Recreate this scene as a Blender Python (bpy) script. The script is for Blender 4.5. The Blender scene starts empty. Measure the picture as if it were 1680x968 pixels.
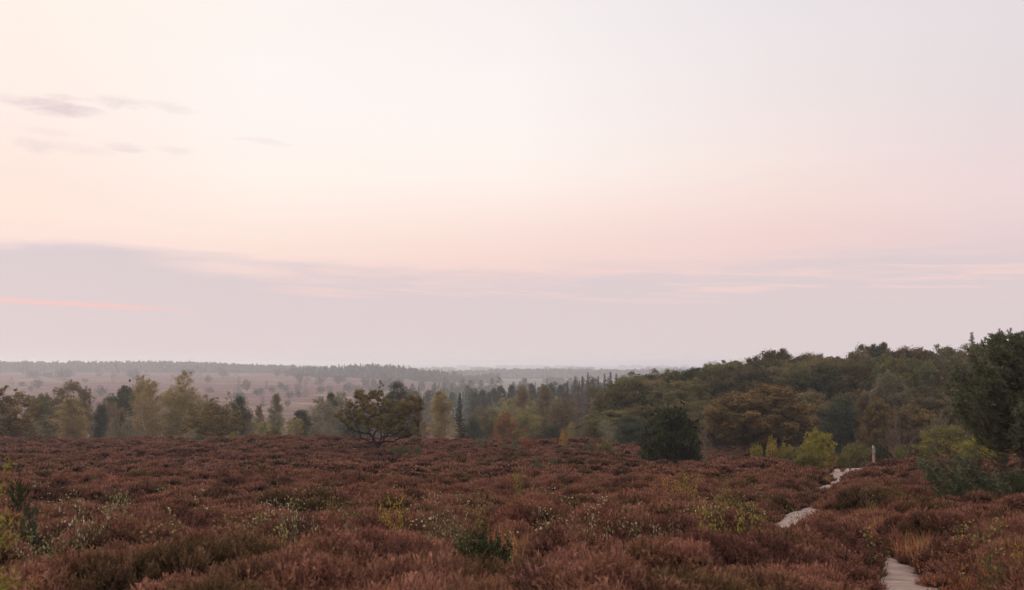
import bpy, math
import numpy as np
from mathutils import Vector

# ------------------------------------------------------------------ camera, sky, sun, exposure
sc = bpy.context.scene
COL = sc.collection
R = math.radians
F = 1633.3            # focal length in pixels of the 1680 px wide photograph (35 mm lens)
HORY = 594.0
PITCH = math.atan((HORY - 484.0) / F)

cd = bpy.data.cameras.new('camera')
cam = bpy.data.objects.new('camera', cd)
COL.objects.link(cam)
cd.lens = 35.0
cd.sensor_width = 36.0
cd.clip_start = 0.1
cd.clip_end = 60000.0
cam.location = (0, 0, 0)
cam.rotation_euler = (R(90) + PITCH, 0, 0)
cd.dof.use_dof = True
cd.dof.focus_distance = 90.0
cd.dof.aperture_fstop = 3.0
sc.camera = cam

sc.view_settings.view_transform = 'Standard'
sc.view_settings.look = 'None'
sc.view_settings.exposure = 0.0
sc.view_settings.gamma = 1.0
sc.view_settings.use_curve_mapping = False
sc.cycles.use_denoising = True
sc.cycles.denoising_prefilter = 'ACCURATE'
sc.cycles.use_adaptive_sampling = False
sc.cycles.volume_bounces = 1
sc.cycles.max_bounces = 7
sc.cycles.diffuse_bounces = 2
sc.cycles.transmission_bounces = 4
sc.cycles.sample_clamp_indirect = 4.0

SUN_EL, SUN_AZ = 15.0, -48.0          # degrees; azimuth measured from the view axis, left negative
sl = bpy.data.lights.new('sun', 'SUN')
sl.energy = 1.5
sl.angle = R(14)
sl.color = (1.0, 0.78, 0.66)
sun = bpy.data.objects.new('sun', sl)
COL.objects.link(sun)
sd = Vector((math.sin(R(SUN_AZ)) * math.cos(R(SUN_EL)), math.cos(R(SUN_AZ)) * math.cos(R(SUN_EL)), math.sin(R(SUN_EL))))
sun.rotation_euler = sd.to_track_quat('Z', 'Y').to_euler()
HAZE_DENSITY = 0.00034


def lin(r, g, b):
    def f(c):
        c = c / 255.0
        return c / 12.92 if c <= 0.04045 else ((c + 0.055) / 1.055) ** 2.4
    return (f(r), f(g), f(b), 1.0)


class NT:
    """small helper for writing node maths"""
    def __init__(self, tree):
        self.t = tree
        self.n = tree.nodes
        self.l = tree.links

    def put(self, sock, v):
        if isinstance(v, bpy.types.NodeSocket):
            self.l.new(v, sock)
        elif v is not None:
            sock.default_value = v

    def m(self, op, a, b=None, c=None, clamp=False):
        n = self.n.new('ShaderNodeMath')
        n.operation = op
        n.use_clamp = clamp
        self.put(n.inputs[0], a)
        self.put(n.inputs[1], b)
        self.put(n.inputs[2], c)
        return n.outputs[0]

    def mr(self, v, a, b, c=0.0, d=1.0, smooth=True):
        n = self.n.new('ShaderNodeMapRange')
        n.interpolation_type = 'SMOOTHSTEP' if smooth else 'LINEAR'
        n.clamp = True
        self.put(n.inputs[0], v)
        for i, q in enumerate((a, b, c, d)):
            self.put(n.inputs[1 + i], q)
        return n.outputs[0]

    def mix(self, fac, a, b, mode='MIX'):
        n = self.n.new('ShaderNodeMix')
        n.data_type = 'RGBA'
        n.blend_type = mode
        self.put(n.inputs[0], fac)
        self.put(n.inputs[6], a)
        self.put(n.inputs[7], b)
        return n.outputs[2]

    def ramp(self, v, stops, interp='LINEAR'):
        n = self.n.new('ShaderNodeValToRGB')
        n.color_ramp.interpolation = interp
        e = n.color_ramp.elements
        e[0].position, e[0].color = stops[0]
        e[1].position, e[1].color = stops[-1]
        for p, c in stops[1:-1]:
            q = e.new(p)
            q.color = c
        self.put(n.inputs[0], v)
        return n.outputs[0]

    def noise(self, vec, scale, detail=4.0, rough=0.55, dist=0.0):
        n = self.n.new('ShaderNodeTexNoise')
        self.put(n.inputs['Vector'], vec)
        self.put(n.inputs['Scale'], scale)
        n.inputs['Detail'].default_value = detail
        n.inputs['Roughness'].default_value = rough
        n.inputs['Distortion'].default_value = dist
        return n.outputs[0]

    def xyz(self, x, y, z=0.0):
        n = self.n.new('ShaderNodeCombineXYZ')
        self.put(n.inputs[0], x)
        self.put(n.inputs[1], y)
        self.put(n.inputs[2], z)
        return n.outputs[0]

    def sep(self, v):
        n = self.n.new('ShaderNodeSeparateXYZ')
        self.l.new(v, n.inputs[0])
        return n.outputs


def azel(px, py):
    a = math.atan((px - 840) / F)
    return math.degrees(a), math.degrees(math.atan((HORY - py) / F * math.cos(a)))


def build_world():
    w = bpy.data.worlds.new('World')
    sc.world = w
    w.use_nodes = True
    w.node_tree.nodes.clear()
    t = NT(w.node_tree)
    out = t.n.new('ShaderNodeOutputWorld')
    tc = t.n.new('ShaderNodeTexCoord')
    d = t.sep(tc.outputs['Generated'])
    el = t.m('MULTIPLY', t.m('ARCSINE', d[2]), 180 / math.pi)
    az = t.m('MULTIPLY', t.m('ARCTAN2', d[0], d[1]), 180 / math.pi)

    def col(px, stops):
        s = []
        for py, c in stops:
            s.append((min(1, azel(px, py)[1] / 24.0), lin(*c)))
        s.sort(key=lambda q: q[0])
        up = tuple(min(1.0, v * 1.0) for v in s[-1][1])
        return t.ramp(t.m('DIVIDE', el, 24.0), s + [(1.0, up)])
    soft = t.noise(t.xyz(t.m('MULTIPLY', az, 0.05), t.m('MULTIPLY', el, 0.22)), 1.0, 3.0, 0.5)
    left = col(40, [(440, (248, 221, 214)), (400, (251, 224, 217)), (350, (254, 229, 218)), (300, (254, 230, 219)), (240, (254, 234, 224)), (170, (254, 238, 230)), (90, (255, 240, 230)), (5, (254, 242, 232))])
    lc = col(420, [(440, (250, 221, 212)), (400, (252, 227, 216)), (340, (255, 237, 227)), (280, (255, 244, 235)), (200, (255, 245, 240)), (100, (254, 246, 242)), (5, (253, 244, 239))])
    cen = col(840, [(460, (243, 212, 206)), (400, (248, 221, 213)), (350, (253, 231, 222)), (290, (255, 242, 234)), (220, (254, 245, 240)), (110, (251, 244, 242)), (5, (247, 240, 239))])
    rt = col(1300, [(440, (236, 209, 207)), (380, (241, 212, 208)), (320, (246, 221, 215)), (250, (245, 228, 223)), (150, (240, 228, 227)), (5, (235, 228, 231))])
    rr = col(1660, [(430, (225, 206, 209)), (380, (232, 209, 209)), (310, (238, 216, 215)), (220, (233, 217, 219)), (120, (230, 220, 222)), (5, (229, 221, 224))])
    c = t.mix(t.mr(az, azel(40, 300)[0], azel(420, 300)[0], smooth=False), left, lc)
    c = t.mix(t.mr(az, azel(420, 300)[0], azel(840, 300)[0], smooth=False), c, cen)
    c = t.mix(t.mr(az, azel(840, 300)[0], azel(1300, 300)[0], smooth=False), c, rt)
    c = t.mix(t.mr(az, azel(1300, 300)[0], azel(1660, 300)[0], smooth=False), c, rr)
    # soft veil
    c = t.mix(t.mr(soft, 0.35, 0.75, 0.0, 0.05), c, lin(232, 214, 212))
    # small mauve cloudlets upper left
    wv = t.noise(t.xyz(t.m('MULTIPLY', az, 0.50), t.m('MULTIPLY', el, 1.5), 3.1), 1.0, 6.0, 0.62, 0.5)
    tilt = t.m('ADD', el, t.m('MULTIPLY', az, 0.06))
    for px, py, wx, wy, s in ((60, 168, 2.2, .38, 1.0), (105, 173, 1.6, .34, .9), (185, 163, 1.5, .33, .85), (92, 153, 1.2, .14, .45), (270, 170, 1.4, .30, .40),
                              (45, 235, 1.3, .34, .65), (195, 238, 1.3, .26, .75), (120, 240, 2.0, .30, .35), (275, 243, 1.2, .22, .40), (420, 227, 1.9, .20, .50), (75, 212, 1.4, .2, .22)):
        a0, e0 = azel(px, py)
        dx = t.m('DIVIDE', t.m('SUBTRACT', az, a0), wx * 1.1)
        dy = t.m('DIVIDE', t.m('SUBTRACT', tilt, e0 + a0 * 0.06), wy * 1.3)
        g = t.m('ADD', t.m('MULTIPLY', dx, dx), t.m('MULTIPLY', dy, dy))
        g = t.m('SUBTRACT', t.m('SUBTRACT', 1.0, g), t.m('MULTIPLY', t.m('SUBTRACT', wv, 0.42), 3.0))
        c = t.mix(t.m('MULTIPLY', t.mr(g, -0.3, 1.3), s * .85), c, lin(226, 207, 209))
    # grey-mauve bank above the horizon, its edge sloping down to the right
    pts = [(0, 396), (160, 401), (300, 421), (450, 434), (640, 440), (840, 444), (1100, 440), (1300, 428), (1500, 418), (1680, 412)]
    es = [azel(px, py) for px, py in pts]
    edge = t.ramp(t.mr(az, -28, 28, 0, 1, smooth=False), [((a + 28) / 56, (e / 10, e / 10, e / 10, 1)) for a, e in es])
    edge = t.m('MULTIPLY', edge, 10.0)
    st = t.noise(t.xyz(t.m('MULTIPLY', az, 0.16), t.m('MULTIPLY', t.m('ADD', el, t.m('MULTIPLY', az, 0.02)), 1.25), 7.7), 1.0, 6.0, 0.55, 0.25)
    hard = t.mr(az, -26, -6, 0.50, 1.0)
    dd = t.m('SUBTRACT', t.m('SUBTRACT', edge, el), t.m('MULTIPLY', t.m('MULTIPLY', t.m('SUBTRACT', st, 0.5), 3.4), hard))
    bank = t.mr(dd, t.m('MULTIPLY', hard, -1.1), t.m('MULTIPLY', hard, 1.4))
    bcol = t.ramp(t.m('DIVIDE', el, 8.0), [(0.0, lin(224, 210, 210)), (0.12, lin(222, 206, 208)), (0.45, lin(221, 205, 207)), (0.8, lin(219, 204, 208)), (1.0, lin(218, 203, 208))])
    st2 = t.noise(t.xyz(t.m('MULTIPLY', az, 0.13), t.m('MULTIPLY', t.m('ADD', el, t.m('MULTIPLY', az, 0.035)), 2.3), 1.3), 1.0, 5.0, 0.55, 0.3)
    zone = t.m('MULTIPLY', t.mr(el, 2.9, 4.2), t.mr(az, -17, -9))
    bcol = t.mix(t.m('MULTIPLY', t.m('MULTIPLY', t.mr(st2, 0.47, 0.66), zone), 0.75), bcol, lin(243, 211, 206))
    c = t.mix(bank, c, bcol)
    # pink slit low on the left
    a0, e0 = azel(60, 496)
    slit = t.m('ABSOLUTE', t.m('SUBTRACT', t.m('ADD', el, t.m('MULTIPLY', t.m('SUBTRACT', st2, .5), 0.25)), t.m('MULTIPLY_ADD', t.m('SUBTRACT', az, a0), -0.035, e0)))
    slit = t.m('MULTIPLY', t.mr(slit, 0.03, 0.20, 1, 0), t.mr(az, -24.0, -15.0, 1.0, 0.0))
    c = t.mix(t.m('MULTIPLY', slit, 0.55), c, lin(253, 198, 190))
    # away from the dusk glow the sky cools
    back = t.mr(t.m('ABSOLUTE', az), 40, 150)
    c = t.mix(t.m('MULTIPLY', back, 0.8), c, (0.80, 0.76, 0.84, 1))
    high = t.mr(el, 24, 70)
    c = t.mix(high, c, (1.45, 1.40, 1.46, 1))
    b1 = t.n.new('ShaderNodeBackground')
    b1.inputs[1].default_value = 1.0
    t.l.new(c, b1.inputs[0])
    sky = t.n.new('ShaderNodeTexSky')
    sky.sky_type = 'NISHITA'
    sky.sun_disc = False
    sky.sun_elevation = R(SUN_EL)
    sky.sun_rotation = R(SUN_AZ)
    b2 = t.n.new('ShaderNodeBackground')
    b2.inputs[1].default_value = 0.0015
    t.l.new(sky.outputs[0], b2.inputs[0])
    ad = t.n.new('ShaderNodeAddShader')
    t.l.new(b1.outputs[0], ad.inputs[0])
    t.l.new(b2.outputs[0], ad.inputs[1])
    t.l.new(ad.outputs[0], out.inputs[0])


build_world()

# ------------------------------------------------------------------ numeric helpers


def at(px, py, Y):
    """world point seen at pixel px, py of the photograph at forward distance Y"""
    xc, yc = (px - 840) / F, (484 - py) / F
    cp, sp = math.cos(PITCH), math.sin(PITCH)
    dy, dz = cp - yc * sp, sp + yc * cp
    k = Y / dy
    return xc * k, Y, dz * k


def hash2(ix, iy, s):
    h = (ix.astype(np.int64) * 374761393 + iy.astype(np.int64) * 668265263 + s * 1442695041) & 0x7fffffff
    h = ((h ^ (h >> 13)) * 1274126177) & 0x7fffffff
    return ((h ^ (h >> 16)) & 0xffff) / 65535.0


def vnoise(x, y, wl, s=0):
    x = np.asarray(x, float) / wl
    y = np.asarray(y, float) / wl
    ix, iy = np.floor(x), np.floor(y)
    fx, fy = x - ix, y - iy
    fx = fx * fx * (3 - 2 * fx)
    fy = fy * fy * (3 - 2 * fy)
    a, b = hash2(ix, iy, s), hash2(ix + 1, iy, s)
    c, d = hash2(ix, iy + 1, s), hash2(ix + 1, iy + 1, s)
    return (a * (1 - fx) + b * fx) * (1 - fy) + (c * (1 - fx) + d * fx) * fy


def sstep(v, a, b):
    t = np.clip((v - a) / (b - a), 0, 1)
    return t * t * (3 - 2 * t)


def hermite(tab):
    X = np.array([p[0] for p in tab], float)
    Z = np.array([p[1] for p in tab], float)
    m = np.gradient(Z, X)
    s = np.diff(Z) / np.diff(X)
    for i in range(1, len(X) - 1):
        m[i] = 0.5 * (s[i - 1] + s[i]) if s[i - 1] * s[i] > 0 else 0
        lim = 2.5 * min(abs(s[i - 1]), abs(s[i]))
        m[i] = max(-lim, min(lim, m[i]))
    m[0], m[-1] = s[0], s[-1]

    def f(x):
        x = np.clip(x, X[0], X[-1])
        i = np.clip(np.searchsorted(X, x) - 1, 0, len(X) - 2)
        h = X[i + 1] - X[i]
        t = (x - X[i]) / h
        return ((2 * t ** 3 - 3 * t ** 2 + 1) * Z[i] + (t ** 3 - 2 * t ** 2 + t) * h * m[i]
                + (-2 * t ** 3 + 3 * t ** 2) * Z[i + 1] + (t ** 3 - t ** 2) * h * m[i + 1])
    return f


NEAR = [(0, -1.75), (4, -1.95), (8, -2.28), (12, -2.72), (20, -3.5), (30, -4.4), (45, -5.5)]
PL = hermite(NEAR + [(61, -6.45), (80, -7.35), (97, -7.95), (108, -8.8), (125, -10.9), (155, -14.3), (220, -20), (300, -24.5), (430, -27.5), (600, -27), (1000, -23.5), (1500, -18), (1700, -17.5), (2200, -30), (3000, -36), (30000, -40)])
PM = hermite(NEAR + [(61, -6.45), (80, -7.4), (92, -8.0), (104, -9.0), (125, -11), (155, -13.8), (220, -19), (300, -23), (430, -27), (700, -30), (1200, -30), (2000, -33), (30000, -40)])
PR = hermite(NEAR + [(58, -6.35), (64, -6.9), (76, -8.3), (95, -9.4), (130, -10), (200, -12), (300, -18), (430, -26), (700, -30), (1200, -31), (2000, -33), (30000, -40)])


def ground(x, y, rough=True):
    x = np.asarray(x, float)
    y = np.asarray(y, float)
    d = np.sqrt(np.maximum(y, 0) ** 2 + 0.2 * x * x)
    u = 840 + F * x / np.maximum(y, 3.0)
    far = sstep(d, 140, 500)
    w1 = sstep(u, 540, 860)
    w2 = sstep(u, 950, 1280)
    z = PL(d) * (1 - w1) + PM(d) * w1
    z = z * (1 - w2) + PR(d) * w2
    if rough:
        near = 1 - sstep(d, 150, 400)
        z = z + near * (0.34 * (vnoise(x, y, 11, 1) - .5) + 0.22 * (vnoise(x, y, 4.3, 2) - .5) + 0.10 * (vnoise(x, y, 1.7, 3) - .5))
        z = z + far * 2.6 * (vnoise(x, y, 170, 5) - .5)
        z = z - 1.6 * np.maximum(0, sstep(-y, 2, 40)) * 0
    return z


def hit(px, py):
    """where the sight line through a pixel meets the ground"""
    Ys = np.linspace(3, 120, 4000)
    x1, _, z1 = at(px, py, 1.0)
    g = ground(x1 * Ys, Ys)
    i = np.argmax(g > z1 * Ys)
    return float(x1 * Ys[i]), float(Ys[i])


def unit(v):
    return v / np.maximum(1e-9, np.linalg.norm(v, axis=-1, keepdims=True))


class Geo:
    """collects quads with per-point tone / tip values and a material index, then builds one mesh"""
    def __init__(self):
        self.V, self.Q, self.T, self.P, self.M = [], [], [], [], []
        self.n = 0

    def add(self, V, Q, tone, tip=None, mat=0):
        V = np.asarray(V, float).reshape(-1, 3)
        Q = np.asarray(Q, np.int64).reshape(-1, 4)
        self.V.append(V)
        self.Q.append(Q + self.n)
        self.T.append(np.broadcast_to(tone, (len(V),)).astype(float))
        self.P.append(np.broadcast_to(1.0 if tip is None else tip, (len(V),)).astype(float))
        self.M.append(np.full(len(Q), mat))
        self.n += len(V)

    def quads(self, C, tone, tip=None, mat=0):
        """C (n,4,3) loose quads, tone (n,), tip (n,4) or None"""
        n = len(C)
        if n == 0:
            return
        q = np.arange(4 * n).reshape(n, 4)
        tone = np.repeat(np.broadcast_to(tone, (n,)), 4)
        if tip is not None:
            tip = np.asarray(tip, float).reshape(-1)
        self.add(C.reshape(-1, 3), q, tone, tip, mat)

    def tube(self, pts, rad, sides=6, tone=0.5, mat=0):
        pts = np.asarray(pts, float)
        rad = np.asarray(rad, float)
        k = len(pts)
        d = unit(np.gradient(pts, axis=0))
        a = np.cross(d, np.array([0.3, 0.9, 0.1]))
        a = unit(a)
        b = np.cross(d, a)
        th = np.linspace(0, 2 * math.pi, sides, endpoint=False)
        V = pts[:, None, :] + rad[:, None, None] * (np.cos(th)[None, :, None] * a[:, None, :] + np.sin(th)[None, :, None] * b[:, None, :])
        Q = []
        for i in range(k - 1):
            for j in range(sides):
                j2 = (j + 1) % sides
                Q.append((i * sides + j, i * sides + j2, (i + 1) * sides + j2, (i + 1) * sides + j))
        self.add(V, Q, tone, None, mat)

    def mesh(self, name, mats, smooth=False):
        V = np.concatenate(self.V)
        Q = np.concatenate(self.Q)
        me = bpy.data.meshes.new(name)
        me.vertices.add(len(V))
        me.vertices.foreach_set('co', V.astype(np.float32).ravel())
        me.loops.add(4 * len(Q))
        me.loops.foreach_set('vertex_index', Q.astype(np.int32).ravel())
        me.polygons.add(len(Q))
        me.polygons.foreach_set('loop_start', np.arange(0, 4 * len(Q), 4, dtype=np.int32))
        me.polygons.foreach_set('material_index', np.concatenate(self.M).astype(np.int32))
        me.polygons.foreach_set('use_smooth', np.full(len(Q), smooth))
        for nm, arr in (('tone', self.T), ('tip', self.P)):
            at_ = me.attributes.new(nm, 'FLOAT', 'POINT')
            at_.data.foreach_set('value', np.concatenate(arr).astype(np.float32))
        for m_ in (mats if isinstance(mats, (list, tuple)) else [mats]):
            me.materials.append(m_)
        me.update(calc_edges=True)
        me.validate()
        return me


def ribbon(A, B, wa, wb, side):
    """(n,3) ends, widths, side vectors -> (n,4,3)"""
    wa = np.broadcast_to(wa, (len(A),))[:, None]
    wb = np.broadcast_to(wb, (len(A),))[:, None]
    return np.stack([A - side * wa / 2, A + side * wa / 2, B + side * wb / 2, B - side * wb / 2], 1)


def leaf_quads(rng, P, N, size, aspect=0.62):
    n = len(P)
    t = unit(np.cross(N, rng.normal(size=(n, 3))))
    b = np.cross(N, t)
    s = np.broadcast_to(size, (n,))[:, None] * rng.uniform(.65, 1.3, (n, 1))
    bend = N * s * rng.uniform(-.18, .18, (n, 1))
    return np.stack([P - t * s * .5, P + b * s * .5 * aspect + bend, P + t * s * .5, P - b * s * .5 * aspect + bend], 1)


def clump_leaves(g, rng, C, Rad, n, size, tone_spread=.55, flat=1.0, up=.35, mat=0, aspect=.62):
    """leaves spread through clumps: C (k,3), Rad (k,)"""
    k = len(C)
    ct = rng.uniform(0, 1, k)
    idx = np.repeat(np.arange(k), n)
    d = unit(rng.normal(size=(len(idx), 3)))
    rr = rng.uniform(0, 1, len(idx)) ** 0.42
    rr *= 1 + .28 * rng.normal(size=len(idx)) * (rng.random(len(idx)) < .3)
    sc3 = np.array([1, 1, flat])
    P = C[idx] + d * sc3 * (Rad[idx] * rr)[:, None]
    N = unit(d * 1.0 + rng.normal(size=d.shape) * .36 + np.array([0, 0, up]))
    tone = np.clip(tone_spread * ct[idx] + (1 - tone_spread) * rng.random(len(idx)), 0, 1)
    g.quads(leaf_quads(rng, P, N, size, aspect), tone, mat=mat)


# ------------------------------------------------------------------ materials
MATS = {}


def leaf_mat(name, dark, mid, light, trans=0.28, var=0.10, rough=0.75):
    m = bpy.data.materials.new(name)
    m.use_nodes = True
    t = NT(m.node_tree)
    t.n.clear()
    out = t.n.new('ShaderNodeOutputMaterial')
    a = t.n.new('ShaderNodeAttribute')
    a.attribute_name = 'tone'
    oi = t.n.new('ShaderNodeObjectInfo')
    dark, mid, light = [tuple(v * k for v, k in zip(q, (1.5, 1.38, 1.3))) for q in (dark, mid, light)]
    c = t.ramp(a.outputs['Fac'], [(0.05, (*dark, 1)), (0.5, (*mid, 1)), (0.97, (*light, 1))])
    hs = t.n.new('ShaderNodeHueSaturation')
    t.l.new(c, hs.inputs['Color'])
    t.l.new(t.mr(oi.outputs['Random'], 0, 1, 0.5 - var * .35, 0.5 + var * .35, smooth=False), hs.inputs['Hue'])
    t.l.new(t.mr(oi.outputs['Random'], 0, 1, 1 + var * 1.5, 1 - var * 1.5, smooth=False), hs.inputs['Value'])
    df = t.n.new('ShaderNodeBsdfPrincipled')
    df.inputs['Roughness'].default_value = rough
    df.inputs['Specular IOR Level'].default_value = 0.08
    tr = t.n.new('ShaderNodeBsdfTranslucent')
    mx = t.n.new('ShaderNodeMixShader')
    mx.inputs[0].default_value = trans
    t.l.new(hs.outputs[0], df.inputs['Base Color'])
    t.l.new(hs.outputs[0], tr.inputs['Color'])
    t.l.new(df.outputs[0], mx.inputs[1])
    t.l.new(tr.outputs[0], mx.inputs[2])
    t.l.new(mx.outputs[0], out.inputs[0])
    MATS[name] = m
    return m


def bark_mat(name, c1, c2, scale=9.0, stretch=0.25, thr=(.35, .65)):
    m = bpy.data.materials.new(name)
    m.use_nodes = True
    t = NT(m.node_tree)
    bs = t.n['Principled BSDF']
    tc = t.n.new('ShaderNodeTexCoord')
    s = t.sep(tc.outputs['Object'])
    v = t.xyz(s[0], s[1], t.m('MULTIPLY', s[2], stretch))
    n1 = t.noise(v, scale, 5, .6)
    c = t.mix(t.mr(n1, *thr), (*c1, 1), (*c2, 1))
    t.l.new(c, bs.inputs['Base Color'])
    bs.inputs['Roughness'].default_value = .95
    bs.inputs['Specular IOR Level'].default_value = 0.1
    bp = t.n.new('ShaderNodeBump')
    bp.inputs['Strength'].default_value = .5
    bp.inputs['Distance'].default_value = .02
    t.l.new(n1, bp.inputs['Height'])
    t.l.new(bp.outputs[0], bs.inputs['Normal'])
    MATS[name] = m
    return m


leaf_mat('oak_brown', (.030, .026, .012), (.066, .052, .021), (.135, .096, .036), var=.07)
leaf_mat('oak_green', (.020, .022, .011), (.046, .046, .020), (.105, .092, .036), var=.07)
leaf_mat('oak_olive', (.056, .053, .024), (.096, .086, .036), (.170, .140, .054), var=.08)
leaf_mat('oak_dark_green', (.026, .034, .018), (.046, .056, .026), (.080, .088, .038))
leaf_mat('oak_rust', (.046, .036, .014), (.100, .072, .026), (.185, .125, .044), var=.02)
leaf_mat('hero_oak', (.046, .040, .016), (.104, .084, .028), (.190, .128, .044), trans=.3, var=0)
leaf_mat('birch_yellow', (.105, .096, .040), (.195, .172, .068), (.310, .265, .100), var=.06)
leaf_mat('birch_grey', (.080, .080, .050), (.140, .136, .080), (.220, .205, .120))
leaf_mat('birch_brown', (.080, .066, .040), (.140, .110, .062), (.210, .160, .084), var=.05)
leaf_mat('gold_birch', (.095, .070, .018), (.180, .130, .030), (.300, .210, .050))
leaf_mat('pine_dark', (.014, .019, .010), (.030, .036, .018), (.058, .064, .030), trans=.1)
leaf_mat('pine_blue', (.024, .031, .020), (.044, .054, .034), (.074, .084, .052), trans=.1)
leaf_mat('pine_near', (.034, .042, .022), (.088, .102, .056), (.185, .200, .115), trans=.12, var=0)
leaf_mat('juniper', (.010, .013, .006), (.028, .035, .014), (.095, .100, .038), trans=.1, var=0)
leaf_mat('larch_brown', (.060, .046, .034), (.092, .070, .048), (.130, .098, .064), trans=.05, var=.03)
leaf_mat('bare_twig', (.085, .066, .054), (.125, .098, .078), (.175, .140, .110), trans=.0)
leaf_mat('yellow_green', (.075, .072, .018), (.170, .156, .032), (.300, .270, .060), trans=.34, var=.02)
leaf_mat('lime_shrub', (.062, .062, .022), (.120, .114, .036), (.210, .190, .058), trans=.3, var=.03)
leaf_mat('young_green', (.040, .050, .020), (.080, .092, .036), (.150, .160, .062), trans=.3)
leaf_mat('willow_grey', (.075, .075, .040), (.115, .112, .060), (.170, .155, .085))
leaf_mat('orange_leaf', (.075, .050, .020), (.150, .090, .032), (.270, .150, .050), trans=.3)
leaf_mat('gold_shrub', (.130, .100, .018), (.260, .190, .030), (.400, .290, .050), trans=.38)
leaf_mat('red_leaf', (.080, .030, .014), (.190, .062, .024), (.320, .130, .040), trans=.3, var=0)
leaf_mat('pale_leaf', (.060, .060, .020), (.150, .140, .060), (.380, .350, .240), trans=.25)
leaf_mat('grass_dry', (.170, .090, .040), (.270, .150, .070), (.400, .240, .110), trans=.25)
bark_mat('bark_brown', (.055, .040, .032), (.110, .085, .068))
bark_mat('bark_oak', (.018, .013, .011), (.042, .031, .026))
bark_mat('bark_birch', (.10, .085, .075), (.52, .48, .44), 5.0, .9, (.30, .45))
bark_mat('bark_pine', (.070, .042, .030), (.150, .085, .058))
bark_mat('bark_silver', (.10, .085, .075), (.26, .23, .20))


def heather_mat():
    m = bpy.data.materials.new('heather_sprigs')
    m.use_nodes = True
    t = NT(m.node_tree)
    t.n.clear()
    out = t.n.new('ShaderNodeOutputMaterial')
    a = t.n.new('ShaderNodeAttribute')
    a.attribute_name = 'tone'
    b = t.n.new('ShaderNodeAttribute')
    b.attribute_name = 'tip'
    oi = t.n.new('ShaderNodeObjectInfo')
    ge = t.n.new('ShaderNodeNewGeometry')
    pos = ge.outputs['Position']
    n1 = t.noise(pos, 0.22, 4, .6)
    n2 = t.noise(pos, 1.1, 4, .65)
    n3 = t.noise(pos, 0.055, 3, .5)
    russet = t.mix(t.mr(a.outputs['Fac'], 0, 1, smooth=False), (.110, .047, .030, 1), (.420, .200, .136, 1))
    brown = t.mix(a.outputs['Fac'], (.095, .048, .023, 1), (.240, .128, .068, 1))
    pale = t.mix(a.outputs['Fac'], (.165, .078, .058, 1), (.340, .195, .155, 1))
    c = t.mix(t.mr(n2, .50, .72, 0, .75), russet, brown)
    c = t.mix(t.mr(n1, .54, .72, 0, .55), c, pale)
    c = t.mix(t.m('MULTIPLY', t.m('GREATER_THAN', oi.outputs['Random'], .86), .7), c, brown)
    c = t.mix(t.mr(n3, .35, .7, 0, .30), c, (.190, .062, .036, 1))
    bu = t.n.new('ShaderNodeAttribute')
    bu.attribute_type = 'INSTANCER'
    bu.attribute_name = 'bush'
    bf = bu.outputs['Fac']
    olive = t.mix(a.outputs['Fac'], (.050, .034, .014, 1), (.125, .088, .040, 1))
    c = t.mix(t.mr(bf, .57, .74, 0, .8), c, olive)
    dusky = t.mix(a.outputs['Fac'], (.064, .028, .020, 1), (.170, .078, .058, 1))
    c = t.mix(t.mr(bf, .42, .24, 0, .75), c, dusky)
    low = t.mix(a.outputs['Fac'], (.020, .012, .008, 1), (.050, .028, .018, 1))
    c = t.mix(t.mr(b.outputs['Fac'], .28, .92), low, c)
    hs = t.n.new('ShaderNodeHueSaturation')
    t.l.new(c, hs.inputs['Color'])
    t.l.new(t.mr(oi.outputs['Random'], 0, 1, .85, 1.6, smooth=False), hs.inputs['Value'])
    df = t.n.new('ShaderNodeBsdfDiffuse')
    tr = t.n.new('ShaderNodeBsdfTranslucent')
    mx = t.n.new('ShaderNodeMixShader')
    mx.inputs[0].default_value = .22
    t.l.new(hs.outputs[0], df.inputs['Color'])
    t.l.new(hs.outputs[0], tr.inputs['Color'])
    t.l.new(df.outputs[0], mx.inputs[1])
    t.l.new(tr.outputs[0], mx.inputs[2])
    t.l.new(mx.outputs[0], out.inputs[0])
    return m


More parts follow.
